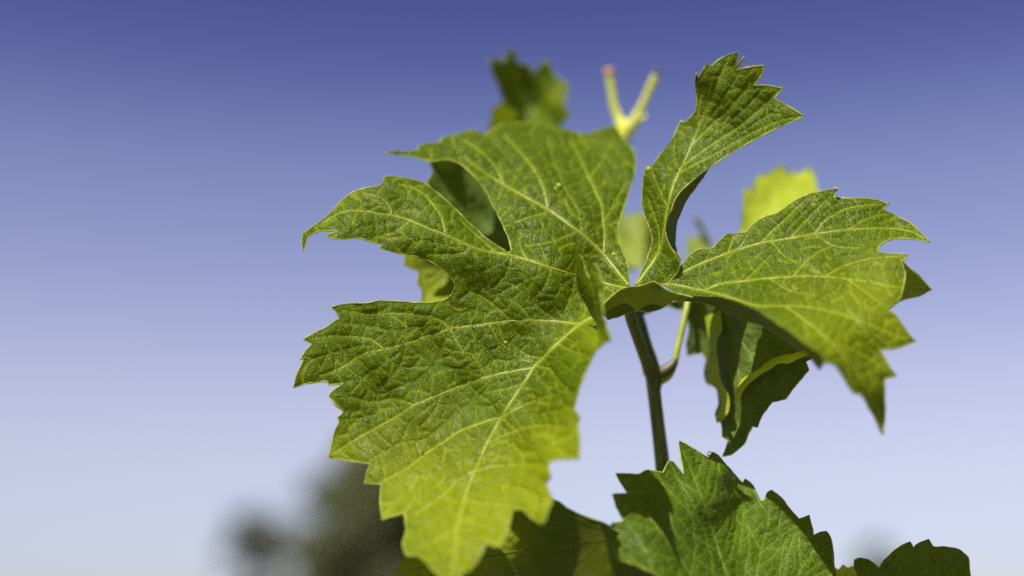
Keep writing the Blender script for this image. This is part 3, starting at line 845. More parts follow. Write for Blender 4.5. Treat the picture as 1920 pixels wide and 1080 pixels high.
patches_A = [patch_L, patch_N, patch_Q, patch_QF, patch_R, patch_S, patch_U]
veins_A = [
    ([(1182, 540), (1160, 512), (1132, 478), (1100, 447), (1060, 416), (1027, 393), (982, 368), (945, 347), (905, 322), (870, 296)], 3.9, 0.3, 0),
    ([(1132, 478), (1133, 448), (1131, 418), (1127, 386), (1104, 334), (1082, 290), (1067, 262)], 2.6, 0.4, 0),
    ([(1027, 393), (1019, 356), (1001, 319), (978, 290), (945, 255)], 2.2, 0.4, 0),
    ([(945, 347), (930, 316), (897, 282), (871, 264)], 1.9, 0.4, 0),
    ([(1131, 418), (1152, 382), (1172, 345)], 1.5, 0.4, 0),
    ([(1104, 334), (1130, 300), (1150, 262)], 1.4, 0.4, 0),
    ([(1090, 440), (1085, 400), (1062, 360), (1040, 310), (1025, 262)], 1.3, 0.4, 0),
    ([(1027, 397), (980, 412), (945, 425)], 1.3, 0.4, 0),
    ([(945, 347), (935, 370), (928, 385)], 1.2, 0.4, 0),
    ([(1082, 434), (1030, 455), (985, 462)], 1.3, 0.4, 0),
    ([(1178, 541), (1159, 538), (1115, 526), (1079, 516), (1034, 503), (990, 488), (951, 478), (909, 471), (882, 462), (836, 441), (799, 426), (755, 409), (710, 400), (681, 396), (644, 398), (605, 418)], 3.2, 0.3, 0),
    ([(836, 440), (825, 404), (799, 370), (777, 354), (747, 346)], 1.9, 0.4, 0),
    ([(882, 463), (870, 474), (836, 477), (800, 476)], 1.5, 0.4, 0),
    ([(735, 405), (732, 392), (714, 371), (681, 362)], 1.5, 0.4, 0),
    ([(930, 474), (905, 452), (875, 425), (860, 408)], 1.4, 0.4, 0),
    ([(951, 478), (958, 468)], 2.0, 0.6, 0),
    ([(990, 488), (978, 470), (972, 445)], 1.3, 0.4, 0),
    ([(770, 414), (740, 435), (700, 447)], 1.3, 0.4, 0),
    ([(1034, 503), (1022, 535), (1000, 560)], 1.3, 0.4, 0),
    ([(960, 481), (948, 515), (925, 540)], 1.3, 0.4, 0),
    ([(1079, 516), (1072, 550), (1058, 585)], 1.3, 0.4, 0),
    ([(1128, 596), (1111, 596), (1087, 607), (1045, 603), (995, 601), (959, 602), (918, 607), (868, 613), (844, 617), (799, 631), (762, 644), (720, 655), (681, 664), (640, 690), (600, 706)], 2.5, 0.3, 0),
    ([(721, 655), (696, 638), (662, 631), (622, 630), (585, 636)], 1.5, 0.4, 0),
    ([(844, 617), (825, 601), (796, 592), (747, 588), (688, 588), (640, 582)], 1.4, 0.4, 0),
    ([(959, 602), (932, 578), (909, 559), (884, 546), (862, 560)], 1.4, 0.4, 0),
    ([(995, 601), (975, 575), (955, 560)], 1.2, 0.4, 0),
    ([(1045, 603), (1015, 580), (1000, 565)], 1.2, 0.4, 0),
    ([(845, 618), (857, 642), (868, 659), (884, 664), (896, 682), (910, 704)], 1.3, 0.4, 0),
    ([(762, 644), (755, 675), (740, 700), (715, 725)], 1.2, 0.4, 0),
    ([(918, 607), (935, 640), (955, 655)], 1.2, 0.4, 0),
    ([(1122, 588), (1090, 607), (1068, 625), (1045, 645), (1020, 671), (1001, 689), (984, 717), (961, 749), (940, 784), (912, 834), (891, 883), (870, 939), (856, 996), (852, 1052), (846, 1090)], 3.1, 0.4, 0),
    ([(1001, 690), (951, 698), (918, 706), (890, 714), (866, 723), (829, 738), (777, 760), (744, 781), (718, 796), (681, 816), (622, 852)], 2.2, 0.4, 0),
    ([(940, 785), (926, 786), (898, 795), (863, 809), (831, 830), (803, 848), (760, 880), (722, 900)], 2.0, 0.4, 0),
    ([(943, 784), (962, 770), (997, 755), (1040, 740)], 1.5, 0.4, 0),
    ([(944, 786), (963, 802), (985, 830)], 1.4, 0.4, 0),
    ([(891, 884), (856, 904), (828, 932), (780, 965)], 1.7, 0.4, 0),
    ([(891, 884), (926, 875), (970, 872), (1020, 870)], 1.5, 0.4, 0),
    ([(912, 834), (950, 815), (1000, 800), (1060, 800)], 1.3, 0.4, 0),
    ([(870, 939), (915, 945), (955, 950)], 1.4, 0.4, 0),
    ([(858, 990), (820, 1010), (785, 1030)], 1.3, 0.4, 0),
    ([(862, 975), (895, 985), (925, 1000)], 1.3, 0.4, 0),
    ([(1006, 686), (1032, 692), (1048, 714), (1075, 740)], 1.5, 0.4, 0),
    ([(1020, 671), (990, 667), (960, 648), (948, 643)], 1.2, 0.4, 0),
    ([(1045, 645), (1075, 660), (1100, 665)], 1.2, 0.4, 0),
    ([(984, 717), (950, 730), (915, 735)], 1.2, 0.4, 0),
    ([(829, 738), (815, 770), (790, 800)], 1.2, 0.4, 0),
    ([(777, 760), (740, 748), (700, 755), (650, 742)], 1.2, 0.4, 0),
    # folded strip
    ([(1112, 605), (1116, 575), (1112, 540), (1106, 526)], 1.2, 0.5, 1),
    # curled lobe
    ([(1193, 535), (1211, 510), (1228, 486), (1240, 462), (1246, 430), (1252, 390), (1264, 345), (1285, 300), (1308, 245), (1335, 180), (1352, 140), (1367, 106)], 3.2, 0.3, 2),
    ([(1236, 470), (1236, 433), (1228, 405), (1215, 370)], 1.8, 0.4, 2),
    ([(1295, 275), (1330, 240), (1370, 200), (1400, 165), (1426, 128)], 1.5, 0.4, 2),
    ([(1280, 312), (1330, 275), (1390, 235), (1425, 205), (1462, 170)], 1.5, 0.4, 2),
    ([(1274, 325), (1340, 290), (1410, 250), (1460, 228), (1500, 219)], 1.4, 0.4, 2),
    ([(1252, 390), (1235, 350), (1222, 318)], 1.3, 0.4, 2),
    ([(1275, 322), (1265, 290), (1266, 262)], 1.2, 0.4, 2),
    ([(1310, 240), (1310, 210), (1318, 160)], 1.2, 0.4, 2),
    # right lobe
    ([(1248, 531), (1270, 518), (1294, 504), (1338, 485), (1383, 469), (1427, 456), (1481, 447), (1528, 439), (1576, 432), (1629, 429), (1670, 429), (1706, 434), (1736, 449)], 2.5, 0.35, 4),
    ([(1427, 456), (1445, 436), (1466, 418), (1495, 389), (1515, 372)], 1.6, 0.4, 4),
    ([(1528, 439), (1543, 418), (1567, 402), (1596, 389), (1655, 383)], 1.6, 0.4, 4),
    ([(1481, 447), (1510, 415), (1540, 385), (1562, 362)], 1.3, 0.4, 4),
    ([(1365, 475), (1374, 448), (1380, 440)], 1.3, 0.4, 4),
    ([(1383, 469), (1400, 445), (1412, 424)], 1.2, 0.4, 4),
    ([(1320, 493), (1330, 475), (1334, 468)], 1.2, 0.4, 4),
    ([(1590, 431), (1625, 410), (1670, 400)], 1.2, 0.4, 4),
    ([(1445, 452), (1470, 480), (1500, 495)], 1.2, 0.4, 4),
    ([(1528, 440), (1560, 460), (1610, 466)], 1.3, 0.4, 4),
    ([(1236, 535), (1262, 534), (1290, 539), (1316, 544), (1353, 533), (1398, 527), (1442, 522), (1495, 519), (1546, 519), (1590, 524), (1635, 530), (1665, 536), (1690, 540)], 2.3, 0.35, 4),
    ([(1487, 519), (1510, 492), (1537, 472), (1560, 462)], 1.5, 0.4, 4),
    ([(1546, 519), (1580, 500), (1630, 486), (1690, 480)], 1.5, 0.4, 4),
    ([(1398, 527), (1425, 500), (1445, 480)], 1.3, 0.4, 4),
    ([(1442, 522), (1480, 545), (1520, 552)], 1.2, 0.4, 4),
    ([(1590, 524), (1630, 555), (1660, 575)], 1.3, 0.4, 4),
    ([(1316, 545), (1360, 555), (1405, 570), (1429, 575), (1472, 574), (1516, 577), (1560, 586), (1605, 599), (1646, 615), (1700, 635)], 2.0, 0.4, 4),
    ([(1472, 575), (1520, 610), (1560, 645), (1605, 695), (1640, 755), (1653, 805)], 1.8, 0.4, 4),
    ([(1560, 645), (1610, 660), (1670, 700)], 1.3, 0.4, 4),
    ([(1605, 599), (1630, 630), (1650, 650)], 1.2, 0.4, 4),
    ([(1580, 668), (1590, 700), (1604, 734)], 1.2, 0.4, 4),
]
big_leaf = make_leaf(vine, "leaf", "large glossy five-lobed leaf with pale veins and dew in the middle", patches_A, veins_A, M_MAIN,
                     h=2.6, puff=3.2, vein_scale=0.8, org=unproj([1182], [540], [0])[0], dew=1000, dewbox=5, edge_dew=0.07,
                     young=[(760, 900, 90, .55), (880, 1000, 140, .75), (1010, 930, 100, .7), (1065, 830, 60, .6), (1120, 640, 35, .5), (640, 860, 50, .4),
                            (1560, 620, 100, .35), (1690, 620, 50, .7), (1650, 530, 60, .4), (1600, 690, 60, .3), (1500, 560, 70, .05)],  # sun glow of the lower and right lobes painted in yellow
                     dry=[(551, 727, 9, 1), (569, 470, 10, 1), (1744, 454, 10, 1), (1717, 639, 8, .9), (1508, 218, 8, 1), (1469, 166, 6, 1), (1432, 123, 6, .9), (1384, 98, 7, 1), (1396, 107, 5, 1),
                          (721, 287, 9, 1), (616, 859, 7, .9), (1666, 383, 6, 1), (1699, 414, 6, 1), (1655, 815, 8, .7), (568, 637, 5, .8), (563, 673, 5, .8), (1702, 480, 6, .8), (1307, 150, 9, .9), (1280, 475, 8, .6)])

def gall(leaf, patch, x, y, r):
    """small irregular blister on the blade"""
    p = unproj([x], [y], patch["f"](np.array([[x, y]])))[0]
    k = np.array([1 + 0.45 * noise.noise(Vector(v) * 2.3 + Vector((x, y, 0))) for v in ICO_V])
    v = ICO_V * k[:, None] * r * PX
    v = v - 0.55 * (v @ FWD)[:, None] * FWD[None]
    mesh_obj("gall", p[None] + v - FWD[None] * r * PX * 0.25, ICO_F, M_GALL, leaf)
for args in ((patch_L, 1047, 351, 7.5), (patch_L, 1042, 355, 4), (patch_L, 1151, 478, 5.5), (patch_L, 948, 643, 4), (patch_Q, 1217, 318, 6)):
    gall(big_leaf, *args)

# --- stalks of the shoot
base = base_under(1245, 900, 125)
def cane(parent, top_pts, foot, r_top, r_foot, mat, name="stem", label=None):
    f = unproj([p[0] for p in top_pts], [p[1] for p in top_pts], [p[2] for p in top_pts])
    rad = [p[3] * 0.5 * K * (D0 + p[2] * PX * DS) for p in top_pts]
    last = f[-1]
    path = list(f); rr = list(rad)
    for k in range(1, 15):
        t = k / 14
        q = last * (1 - t) + np.asarray(foot) * t
        q = q + np.array([0.012 * math.sin(t * 9), 0.010 * math.sin(t * 7 + 1) * (1 if t < 1 else 0), 0]) * min(1, 4 * t * (1 - t) + 0.02)
        path.append(q); rr.append(rad[-1] * (1 - t) + r_foot * t)
    path = catmull3(np.array(path)); rr = np.interp(np.linspace(0, 1, len(path)), np.linspace(0, 1, len(rr)), rr)
    v, fc = tube(path, rr, 12)
    o = mesh_obj(name, v, fc, mat, parent)
    if label: o["label"] = label
    return o
stem = cane(vine, [(1167, 262, 470, 22), (1162, 300, 440, 22), (1150, 360, 380, 22), (1136, 430, 300, 22), (1152, 510, 230, 22), (1192, 585, 180, 23), (1208, 640, 150, 25), (1222, 690, 135, 30), (1227, 740, 126, 26), (1234, 800, 122, 26), (1242, 870, 122, 28), (1250, 960, 124, 30), (1262, 1080, 128, 32)],
            base, 0.002, 0.006, M_STEM)
px_tube(stem, "node", [(1212, 660, 140, 22), (1217, 680, 132, 30), (1222, 694, 130, 36), (1226, 708, 128, 32), (1228, 730, 126, 25)], M_STEM)
px_tube(stem, "bud", [(1226, 702, 128, 20), (1240, 699, 126, 24), (1252, 692, 124, 22), (1262, 681, 124, 14), (1266, 672, 125, 8)], M_BUD, "reddish brown bud at the node of the stem")
px_tube(vine, "petiole", [(1222, 710, 122, 22), (1208, 670, 104, 20), (1192, 625, 78, 20), (1180, 588, 50, 20), (1178, 560, 22, 18), (1184, 545, 6, 12)], M_STEM, "thick green leaf stalk under the large leaf")
px_tube(vine, "petiole", [(1234, 716, 128, 16), (1252, 706, 128, 15), (1264, 684, 130, 13), (1270, 655, 136, 12), (1279, 615, 146, 13), (1289, 572, 160, 13), (1300, 545, 175, 12)], M_PETIOLE, "thin yellow leaf stalk rising from the node")

# --- pale forked tip
tip = px_tube(vine, "tendril", [(1167, 275, 470, 24), (1168, 262, 472, 27), (1169, 240, 476, 28), (1160, 222, 480, 19), (1152, 200, 482, 16), (1147, 170, 484, 15), (1143, 142, 486, 16), (1142, 134, 487, 15)], M_PALE, "pale yellow forked shoot tip with pink cut ends")
px_tube(tip, "prong", [(1168, 252, 474, 24), (1184, 236, 470, 24), (1196, 214, 466, 17), (1208, 190, 462, 14), (1222, 158, 458, 14), (1230, 142, 456, 15)], M_PALE)
px_tube(tip, "prong", [(1190, 232, 468, 13), (1204, 222, 462, 10), (1212, 216, 460, 6)], M_PALE)
px_tube(tip, "cut_end", [(1142.5, 140, 486, 20), (1141.5, 131, 487, 20), (1141, 128, 487, 14)], M_PINK)
px_tube(tip, "cut_end", [(1231, 139, 456, 15), (1233, 134, 455, 15), (1234, 131, 455, 10)], M_BUD)

def simple_leaf(label, runs, ctrl, prim, mat, parent=vine, h=4.0, puff=2.2, spacing=60, wob=4.0, seed=1.0, extra=(), **kw):
    P = dict(runs=runs, ctrl=ctrl, wob=wob, seed=seed)
    poly = catmull([q for r_, _ in runs for q in r_], 5, True)
    veins = [(v, w, 0.35, 0) for v, w in prim]
    other = np.concatenate([segs_of(v) for v, _ in prim])
    for i, (v, w) in enumerate(prim):
        oth = np.concatenate([segs_of(u) for j, (u, _) in enumerate(prim) if j != i]) if len(prim) > 1 else ()
        veins += [(a, b, c, 0) for a, b, c in auto_side_veins(v, [poly], spacing, 48, int(seed * 10) + i, 1.3, 0.15, oth)]
    return make_leaf(parent, "leaf", label, [P] + list(extra), veins, mat, h=h, puff=puff, **kw)

# --- folded young leaf behind the top lobe
simple_leaf("small folded toothed leaf rising blurred above the top lobe",
    [([(952, 93), (964, 95), (970, 113), (978, 122), (991, 119), (999, 139), (1008, 130), (1019, 115), (1030, 117), (1036, 134), (1049, 149), (1066, 158), (1061, 182), (1058, 201), (1071, 212), (1055, 232), (1052, 262), (1020, 300), (985, 320), (950, 315), (925, 290),
       (911, 250), (921, 227), (920, 208), (930, 197), (945, 189), (934, 160), (921, 130), (917, 113), (930, 110), (943, 116), (949, 108)], True)],
    [(985, 320, 450), (925, 290, 470), (911, 250, 468), (945, 189, 462), (930, 120, 440), (955, 200, 472), (970, 240, 490), (972, 150, 490), (958, 97, 480), (1000, 200, 490), (1020, 140, 470), (1025, 118, 460), (1035, 200, 450), (1066, 158, 440), (1071, 212, 435), (1052, 262, 430)],
    [([(985, 318), (988, 260), (985, 200), (970, 150), (960, 100)], 2.2), ([(988, 270), (1005, 220), (1020, 170), (1026, 122)], 2.0), ([(987, 280), (1025, 235), (1062, 200)], 1.6), ([(985, 290), (950, 230), (930, 140)], 1.6)],
    M_LOW, seed=1.3, young=[(1045, 185, 24, .45), (924, 150, 14, .5), (1020, 215, 16, .3)])

# --- leaf behind the left lobes, underside towards us
simple_leaf("leaf showing between the left lobes, dark above and painted sunlit yellow below",
    [([(840, 275), (815, 290), (806, 305), (813, 322), (800, 343), (806, 365), (790, 385), (795, 410), (775, 430), (783, 455), (768, 470), (759, 483), (758, 496), (772, 504), (786, 509), (783, 530), (792, 544), (790, 567), (805, 590), (800, 610), (830, 625), (870, 640), (930, 630), (990, 580), (1010, 500), (990, 420), (960, 340), (900, 290)], True)],
    [(840, 275, 215), (806, 305, 205), (800, 343, 195), (783, 455, 175), (758, 490, 165), (790, 567, 160), (870, 640, 150), (990, 580, 190), (1010, 500, 215), (960, 340, 260), (900, 290, 260), (880, 420, 225), (860, 520, 185)],
    [([(990, 470), (930, 480), (870, 490), (800, 505), (762, 490)], 2.4), ([(985, 470), (920, 430), (860, 380), (810, 320)], 2.2), ([(985, 475), (920, 530), (860, 590), (830, 622)], 2.2)],
    M_UNDER, vein_mat=M_VEIN_GREEN, seed=2.3, young=[(800, 550, 60, .9), (765, 490, 30, .8), (860, 600, 50, .7)])  # yellow blobs paint the sunlit lower part

# --- round blurred leaf in the gap beside the curled lobe
simple_leaf("small round pale leaf blurred in the gap below the curled lobe",
    [([(1150, 402), (1172, 405), (1190, 400), (1210, 402), (1232, 412), (1243, 435), (1232, 462), (1222, 488), (1206, 503), (1190, 508), (1172, 500), (1155, 480), (1143, 450), (1142, 420)], True)],
    [(1150, 402, 560), (1232, 412, 540), (1190, 508, 480), (1143, 450, 550), (1190, 450, 520)],
    [([(1190, 505), (1188, 460), (1190, 405)], 2.0), ([(1190, 500), (1215, 450), (1232, 420)], 1.6), ([(1190, 500), (1160, 455), (1148, 415)], 1.6)],
    M_YOUNG, seed=3.1, spacing=40)

# --- leaf behind the right lobe, sun glow painted into its colour
simple_leaf("bright yellow-green leaf, sun glow in its colour, standing up behind the right lobe",
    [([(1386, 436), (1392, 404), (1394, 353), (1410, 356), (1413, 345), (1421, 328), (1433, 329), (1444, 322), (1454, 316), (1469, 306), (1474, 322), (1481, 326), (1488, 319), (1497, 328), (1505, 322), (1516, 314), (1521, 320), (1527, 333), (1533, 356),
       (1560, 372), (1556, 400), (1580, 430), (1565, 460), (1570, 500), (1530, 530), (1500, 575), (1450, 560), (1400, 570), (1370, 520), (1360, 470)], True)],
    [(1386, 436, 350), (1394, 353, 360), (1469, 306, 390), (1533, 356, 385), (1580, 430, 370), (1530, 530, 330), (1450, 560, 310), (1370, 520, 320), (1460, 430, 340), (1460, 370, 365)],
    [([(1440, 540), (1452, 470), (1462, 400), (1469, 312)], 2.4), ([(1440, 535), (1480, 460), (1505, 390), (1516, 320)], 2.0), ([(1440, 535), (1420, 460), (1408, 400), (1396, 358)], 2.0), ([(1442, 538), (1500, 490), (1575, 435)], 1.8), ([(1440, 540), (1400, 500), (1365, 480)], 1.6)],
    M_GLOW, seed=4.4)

# --- added leaf, turned down and opaque, standing in for the lobe's shaded tooth
simple_leaf("added dark leaf standing in for a shaded tooth of the right lobe",
    [([(1600, 470), (1650, 478), (1690, 490), (1706, 504), (1724, 519), (1745, 543), (1724, 555), (1694, 561), (1676, 572), (1650, 590), (1600, 600), (1560, 570), (1560, 500)], True)],
    [(1600, 470, 20), (1690, 490, 30), (1745, 543, 62), (1694, 561, 100), (1650, 590, 130), (1560, 570, 120), (1560, 500, 50)],
    [([(1575, 530), (1640, 533), (1700, 538), (1742, 543)], 2.0)], M_FOLD, seed=9.6, dry=[(1745, 543, 9, 1)])

# --- shoot tip with tiny leaves
bud2 = px_tube(vine, "side_shoot", [(1192, 578, 188, 9), (1240, 570, 260, 9), (1310, 566, 380, 9), (1345, 545, 428, 9), (1340, 500, 440, 9), (1328, 455, 450, 9), (1316, 430, 455, 10), (1308, 414, 458, 12), (1304, 406, 460, 8)], M_STEM, "thin blurred side shoot with tiny yellow leaves")
def leaflet(parent, outline, ctrl, mat, label=None, h=4.0):
    P = dict(runs=[(outline, True)], ctrl=ctrl, wob=2)
    c = np.mean(outline, 0)
    return make_leaf(parent, "leaflet", label, [P], [([outline[0], c.tolist(), outline[len(outline) // 2]], 1.3, 0.4, 0)], mat, h=h, puff=1.0, margin=False)
leaflet(bud2, [(1330, 480), (1300, 485), (1285, 470), (1288, 452), (1284, 440), (1300, 444), (1318, 440), (1330, 452), (1340, 465)], [(1330, 480, 440), (1285, 470, 470), (1300, 444, 480), (1340, 465, 440)], M_YOUNG)
leaflet(bud2, [(1322, 498), (1295, 500), (1282, 490), (1290, 476), (1308, 470), (1328, 478)], [(1322, 498, 440), (1282, 490, 450), (1308, 470, 470), (1328, 478, 440)], M_YOUNG)

# --- hanging leaf under the right lobe
H_edge = [(1300, 540), (1256, 566), (1257, 577), (1280, 580), (1290, 600), (1292, 619), (1288, 645), (1290, 667), (1315, 661), (1325, 675), (1320, 700), (1325, 720), (1344, 726), (1347, 757), (1341, 778), (1353, 795), (1355, 817), (1366, 826), (1362, 840), (1355, 856), (1372, 851), (1394, 833), (1402, 814), (1410, 798), (1421, 801), (1429, 779),
          (1448, 754), (1473, 748), (1489, 726), (1507, 704), (1517, 694), (1511, 678), (1530, 668), (1560, 640), (1540, 590), (1480, 550), (1400, 530)]
ctrl_H = [(1300, 540, 150), (1256, 570, 200), (1290, 667, 190), (1325, 720, 170), (1355, 856, 66), (1345, 757, 135), (1394, 833, 50), (1429, 779, 42), (1473, 748, 38), (1517, 694, 32), (1560, 640, 30), (1540, 590, 34), (1400, 530, 92), (1400, 620, 68), (1380, 720, 72), (1345, 640, 140), (1460, 680, 44)]
H_s1 = [(1318, 575), (1340, 572), (1352, 585), (1353, 618), (1344, 640), (1346, 680), (1352, 715), (1366, 740), (1368, 765), (1358, 785), (1344, 794), (1341, 785), (1350, 765), (1346, 735), (1336, 722), (1328, 700), (1330, 660), (1326, 620)]
s1 = dict(runs=[(H_s1, True)], wob=4, ctrl=[(1318, 575, 150), (1352, 585, 115), (1326, 620, 140), (1352, 618, 100), (1330, 660, 135), (1346, 680, 95), (1336, 722, 125), (1366, 740, 70), (1341, 785, 105), (1358, 785, 70)])
H_s2 = [(1376, 758), (1380, 735), (1388, 716), (1404, 702), (1425, 690), (1442, 676), (1462, 667), (1490, 662), (1512, 654), (1527, 655), (1520, 664), (1498, 672), (1480, 681), (1460, 682), (1440, 694), (1424, 704), (1406, 718), (1394, 732), (1386, 748)]
s2 = dict(runs=[(H_s2, True)], wob=4, ctrl=[(1376, 758, 58), (1388, 716, 60), (1442, 676, 36), (1490, 662, 28), (1527, 655, 22), (1498, 672, 4), (1440, 694, 12), (1394, 732, 36), (1386, 748, 42)])
leaf_H = simple_leaf("dark drooping leaf hanging below the right lobe with folded rims painted sunlit yellow", [(H_edge, True)], ctrl_H,
    [([(1320, 555), (1350, 640), (1380, 730), (1372, 800), (1358, 850)], 2.2), ([(1325, 558), (1390, 640), (1430, 710), (1445, 755)], 2.0), ([(1325, 556), (1420, 600), (1480, 660), (1510, 690)], 1.8), ([(1320, 556), (1318, 620), (1330, 715)], 1.8)],
    M_UNDER, vein_mat=M_VEIN_GREEN, seed=5.7, h=3.4)
for P_, pts_ in ((s1, H_s1), (s2, H_s2)):
    make_leaf(leaf_H, "folded_rim", "folded rim of the dark drooping leaf, painted sunlit yellow", [P_], [], M_GLOW, h=3.4, puff=0, margin=False)  # sun on the rims comes from the bright colour

# --- leaf low behind the hanging bottom lobe
simple_leaf("broad leaf behind the bottom lobe, painted sunlit yellow at left and dark at right",
    [([(745, 1076), (752, 1052), (770, 1046), (785, 1030), (830, 1010), (860, 975), (910, 965), (950, 945), (1000, 935), (1040, 937), (1064, 953), (1095, 967), (1130, 980), (1160, 992), (1210, 985), (1250, 1010), (1240, 1080), (1200, 1140), (1120, 1160), (1040, 1130), (980, 1160), (900, 1130), (830, 1140), (780, 1110)], True)],
    [(745, 1076, 0), (860, 975, 90), (950, 945, 110), (1040, 937, 120), (1130, 980, 135), (1250, 1010, 150), (1240, 1080, 210), (1120, 1160, 270), (900, 1130, 10), (980, 1040, 110), (1060, 1040, 160), (1150, 1050, 190), (880, 1050, 40)],
    [([(1230, 1008), (1150, 1013), (1080, 1020), (990, 1030), (900, 1047), (820, 1062), (755, 1068)], 3.4), ([(1200, 1010), (1120, 990), (1050, 960), (1010, 945)], 2.2), ([(1180, 1012), (1100, 1060), (1040, 1120)], 2.2)],
    M_UNDER, vein_mat=M_VEIN_GREEN, seed=6.9, young=[(780, 1070, 60, .9), (870, 1050, 80, .9), (950, 1010, 50, .85)])  # yellow blobs paint the sunlit left part

# --- stalks of the leaves behind, joining the shoot
for pts_, lab_ in (([(1192, 562, 198, 11), (1250, 552, 235, 10), (1310, 548, 262, 10), (1380, 545, 290, 10), (1442, 538, 314, 8)], "stalk of the bright yellow-green leaf behind the right lobe"),
                   ([(1140, 462, 320, 9), (1146, 486, 390, 8), (1162, 502, 440, 8), (1190, 503, 478, 6)], "stalk of the small round pale leaf"),
                   ([(1150, 364, 378, 9), (1100, 352, 405, 9), (1050, 340, 425, 9), (986, 316, 440, 7)], "stalk of the small folded leaf at the top"),
                   ([(1152, 512, 230, 10), (1100, 504, 228, 9), (1050, 490, 222, 9), (988, 471, 214, 7)], "stalk of the leaf behind the left lobes"),
                   ([(1254, 1010, 126, 10), (1246, 1008, 140, 10), (1232, 1008, 148, 8)], "stalk of the broad low leaf"),
                   ([(1196, 590, 178, 10), (1260, 566, 184, 9), (1340, 551, 178, 9), (1450, 543, 148, 8), (1566, 532, 84, 7)], "stalk of the added dark leaf")):
    px_tube(vine, "petiole", pts_, M_STEM, lab_)

# ------------------------------------------------------------------ the neighbouring shoot
vine2 = empty("grapevine_shoot", base_under(1440, 1350, 40),
              "lower grapevine shoot with two toothed leaves at the bottom edge", "grapevine")
J_edge = [(1272, 828), (1286, 833), (1313, 850), (1328, 858), (1336, 848), (1347, 854), (1359, 869), (1374, 885), (1393, 906), (1397, 898), (1407, 906), (1419, 923), (1428, 940), (1435, 937), (1438, 926), (1446, 920), (1463, 931), (1478, 950), (1498, 973), (1517, 966),
          (1521, 985), (1525, 1004), (1537, 998), (1549, 996), (1555, 1004), (1561, 1031), (1564, 1062), (1569, 1082), (1590, 1130), (1570, 1180), (1575, 1240), (1520, 1270), (1470, 1330), (1420, 1310), (1400, 1250), (1380, 1300), (1320, 1290), (1300, 1220), (1260, 1180), (1255, 1120),
          (1236, 1080), (1197, 1062), (1158, 1047), (1149, 1035), (1156, 1012), (1166, 1000), (1145, 989), (1149, 981), (1170, 978), (1158, 954), (1149, 927), (1178, 925), (1166, 908), (1155, 888), (1197, 889), (1212, 882), (1224, 883), (1243, 887), (1253, 865), (1262, 867), (1282, 891), (1278, 865), (1274, 842)]
ctrl_J = [(1272, 828, 10), (1336, 848, 30), (1397, 898, 40), (1446, 920, 30), (1517, 966, 8), (1555, 1004, -2), (1569, 1082, -34), (1253, 865, -20), (1280, 900, -25), (1155, 888, -70), (1149, 927, -95), (1150, 1035, -150), (1236, 1080, -165), (1255, 1120, -170), (1320, 1290, -260), (1470, 1330, -220), (1575, 1240, -120),
          (1300, 960, -60), (1330, 880, 8), (1358, 890, 10), (1362, 940, -8), (1384, 900, 48), (1386, 945, 30), (1390, 985, 6), (1402, 930, 26), (1410, 985, 0), (1470, 1010, -5), (1350, 1060, -75), (1450, 1100, -60), (1400, 1200, -150)]
leaf_J = simple_leaf("broad toothed green leaf at bottom with a dark shadow on it", [(J_edge, True)], ctrl_J,
    [([(1400, 1245), (1385, 1150), (1350, 1040), (1318, 940), (1280, 845)], 2.6), ([(1402, 1245), (1410, 1140), (1425, 1040), (1440, 980), (1444, 925)], 2.2), ([(1405, 1245), (1450, 1150), (1500, 1070), (1545, 1002)], 2.2), ([(1400, 1240), (1330, 1130), (1240, 1000), (1160, 895)], 2.4), ([(1398, 1245), (1320, 1180), (1240, 1085), (1160, 1038)], 2.0), ([(1425, 1040), (1470, 1000), (1515, 970)], 1.5), ([(1385, 1040), (1395, 960), (1400, 905)], 1.4)],
    M_LOW, vine2, vein_mat=M_VEIN_GREEN, h=3.0, puff=3.8, seed=7.7, spacing=62, dew=260, edge_dew=0.10)
K_edge = [(1602, 1066), (1602, 1050), (1610, 1046), (1618, 1047), (1632, 1052), (1648, 1066), (1659, 1050), (1679, 1031), (1706, 1016), (1712, 1027), (1721, 1020), (1741, 1011), (1750, 1025), (1775, 1026), (1802, 1033), (1815, 1046), (1819, 1080), (1830, 1130), (1800, 1170), (1760, 1220), (1700, 1230), (1650, 1190), (1610, 1150), (1615, 1100)]
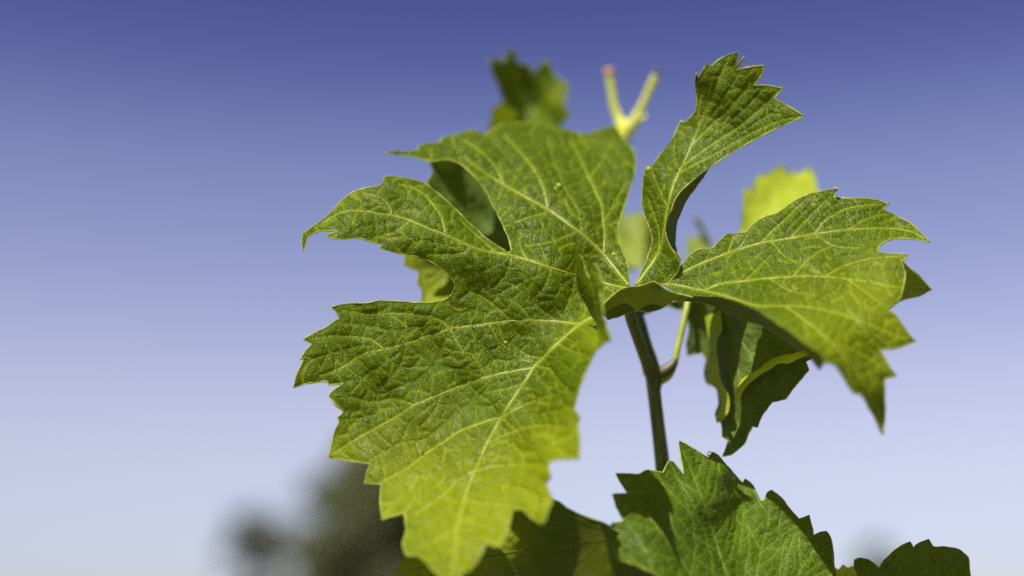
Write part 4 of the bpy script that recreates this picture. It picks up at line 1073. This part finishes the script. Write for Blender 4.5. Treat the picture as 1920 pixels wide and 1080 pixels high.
simple_leaf("small toothed leaf in the bottom right corner", [(K_edge, True)],
    [(1602, 1058, 0), (1648, 1066, -20), (1706, 1016, 20), (1741, 1011, 24), (1815, 1046, 12), (1830, 1130, -30), (1700, 1230, -90), (1610, 1150, -60), (1720, 1090, -10)],
    [([(1700, 1200), (1720, 1120), (1735, 1060), (1741, 1016)], 2.2), ([(1700, 1200), (1690, 1110), (1680, 1035)], 1.8), ([(1700, 1200), (1760, 1120), (1808, 1045)], 1.8), ([(1700, 1200), (1650, 1120), (1618, 1055)], 1.6)],
    M_LOW, vine2, vein_mat=M_VEIN_GREEN, h=3.0, puff=2.6, seed=8.8, spacing=44, dew=60, edge_dew=0.12)
leaflet(vine2, [(1560, 1110), (1556, 1080), (1563, 1062), (1572, 1068), (1580, 1058), (1590, 1064), (1602, 1060), (1612, 1075), (1612, 1110), (1590, 1130)], [(1560, 1110, 30), (1563, 1062, 60), (1602, 1060, 60), (1612, 1110, 30), (1590, 1130, 10)], M_YOUNG, "tiny yellow leaf between the two bottom leaves")
stem2 = cane(vine2, [(1410, 1262, -150, 16), (1420, 1290, -100, 18), (1432, 1330, -30, 24), (1440, 1400, 20, 28), (1446, 1500, 40, 30)], base_under(1440, 1350, 40), 0.002, 0.006, M_STEM)
px_tube(vine2, "petiole", [(1440, 1400, 20, 18), (1520, 1330, -40, 15), (1620, 1260, -90, 13), (1702, 1202, -70, 10)], M_STEM)

# ------------------------------------------------------------------ large dew drops resting on the leaves
def drop(x, y, d, r, label, group=None, squash=0.85):
    p = unproj([x], [y], [d])[0]
    v = p[None] + ICO_SM * r * PX * np.array([1, 1, squash])[None]
    o = mesh_obj("dewdrop", v, ICO_SF, M_DEW, None, p - np.array([0, 0, r * PX * squash]))
    tag(o, label, "dewdrop", group)
import bmesh
bm = bmesh.new(); bmesh.ops.create_icosphere(bm, subdivisions=3, radius=1.0)
ICO_SM = np.array([x.co[:] for x in bm.verts]); ICO_SF = [tuple(x.index for x in q.verts) for q in bm.faces]; bm.free()
drop(1567, 353, 20, 5.5, "clear round dewdrop on the top tooth of the right lobe")
drop(1331, 851, 27, 6.0, "clear dewdrop on the upper edge of the bottom leaf")
for i, (x, y) in enumerate([(890, 826), (836, 898), (694, 892), (700, 846), (792, 850), (826, 860), (742, 800), (690, 790), (1005, 750), (1012, 773), (650, 732), (760, 690)]):
    d = float(patch_L["f"](np.array([[x, y]]))[0]) - 2.2
    drop(x, y, d, 2.6 + 1.0 * ((i * 37) % 5) / 5, "tiny clear dewdrop clinging to the lower left lobe", "dewdrops on the lower left lobe", 0.8)
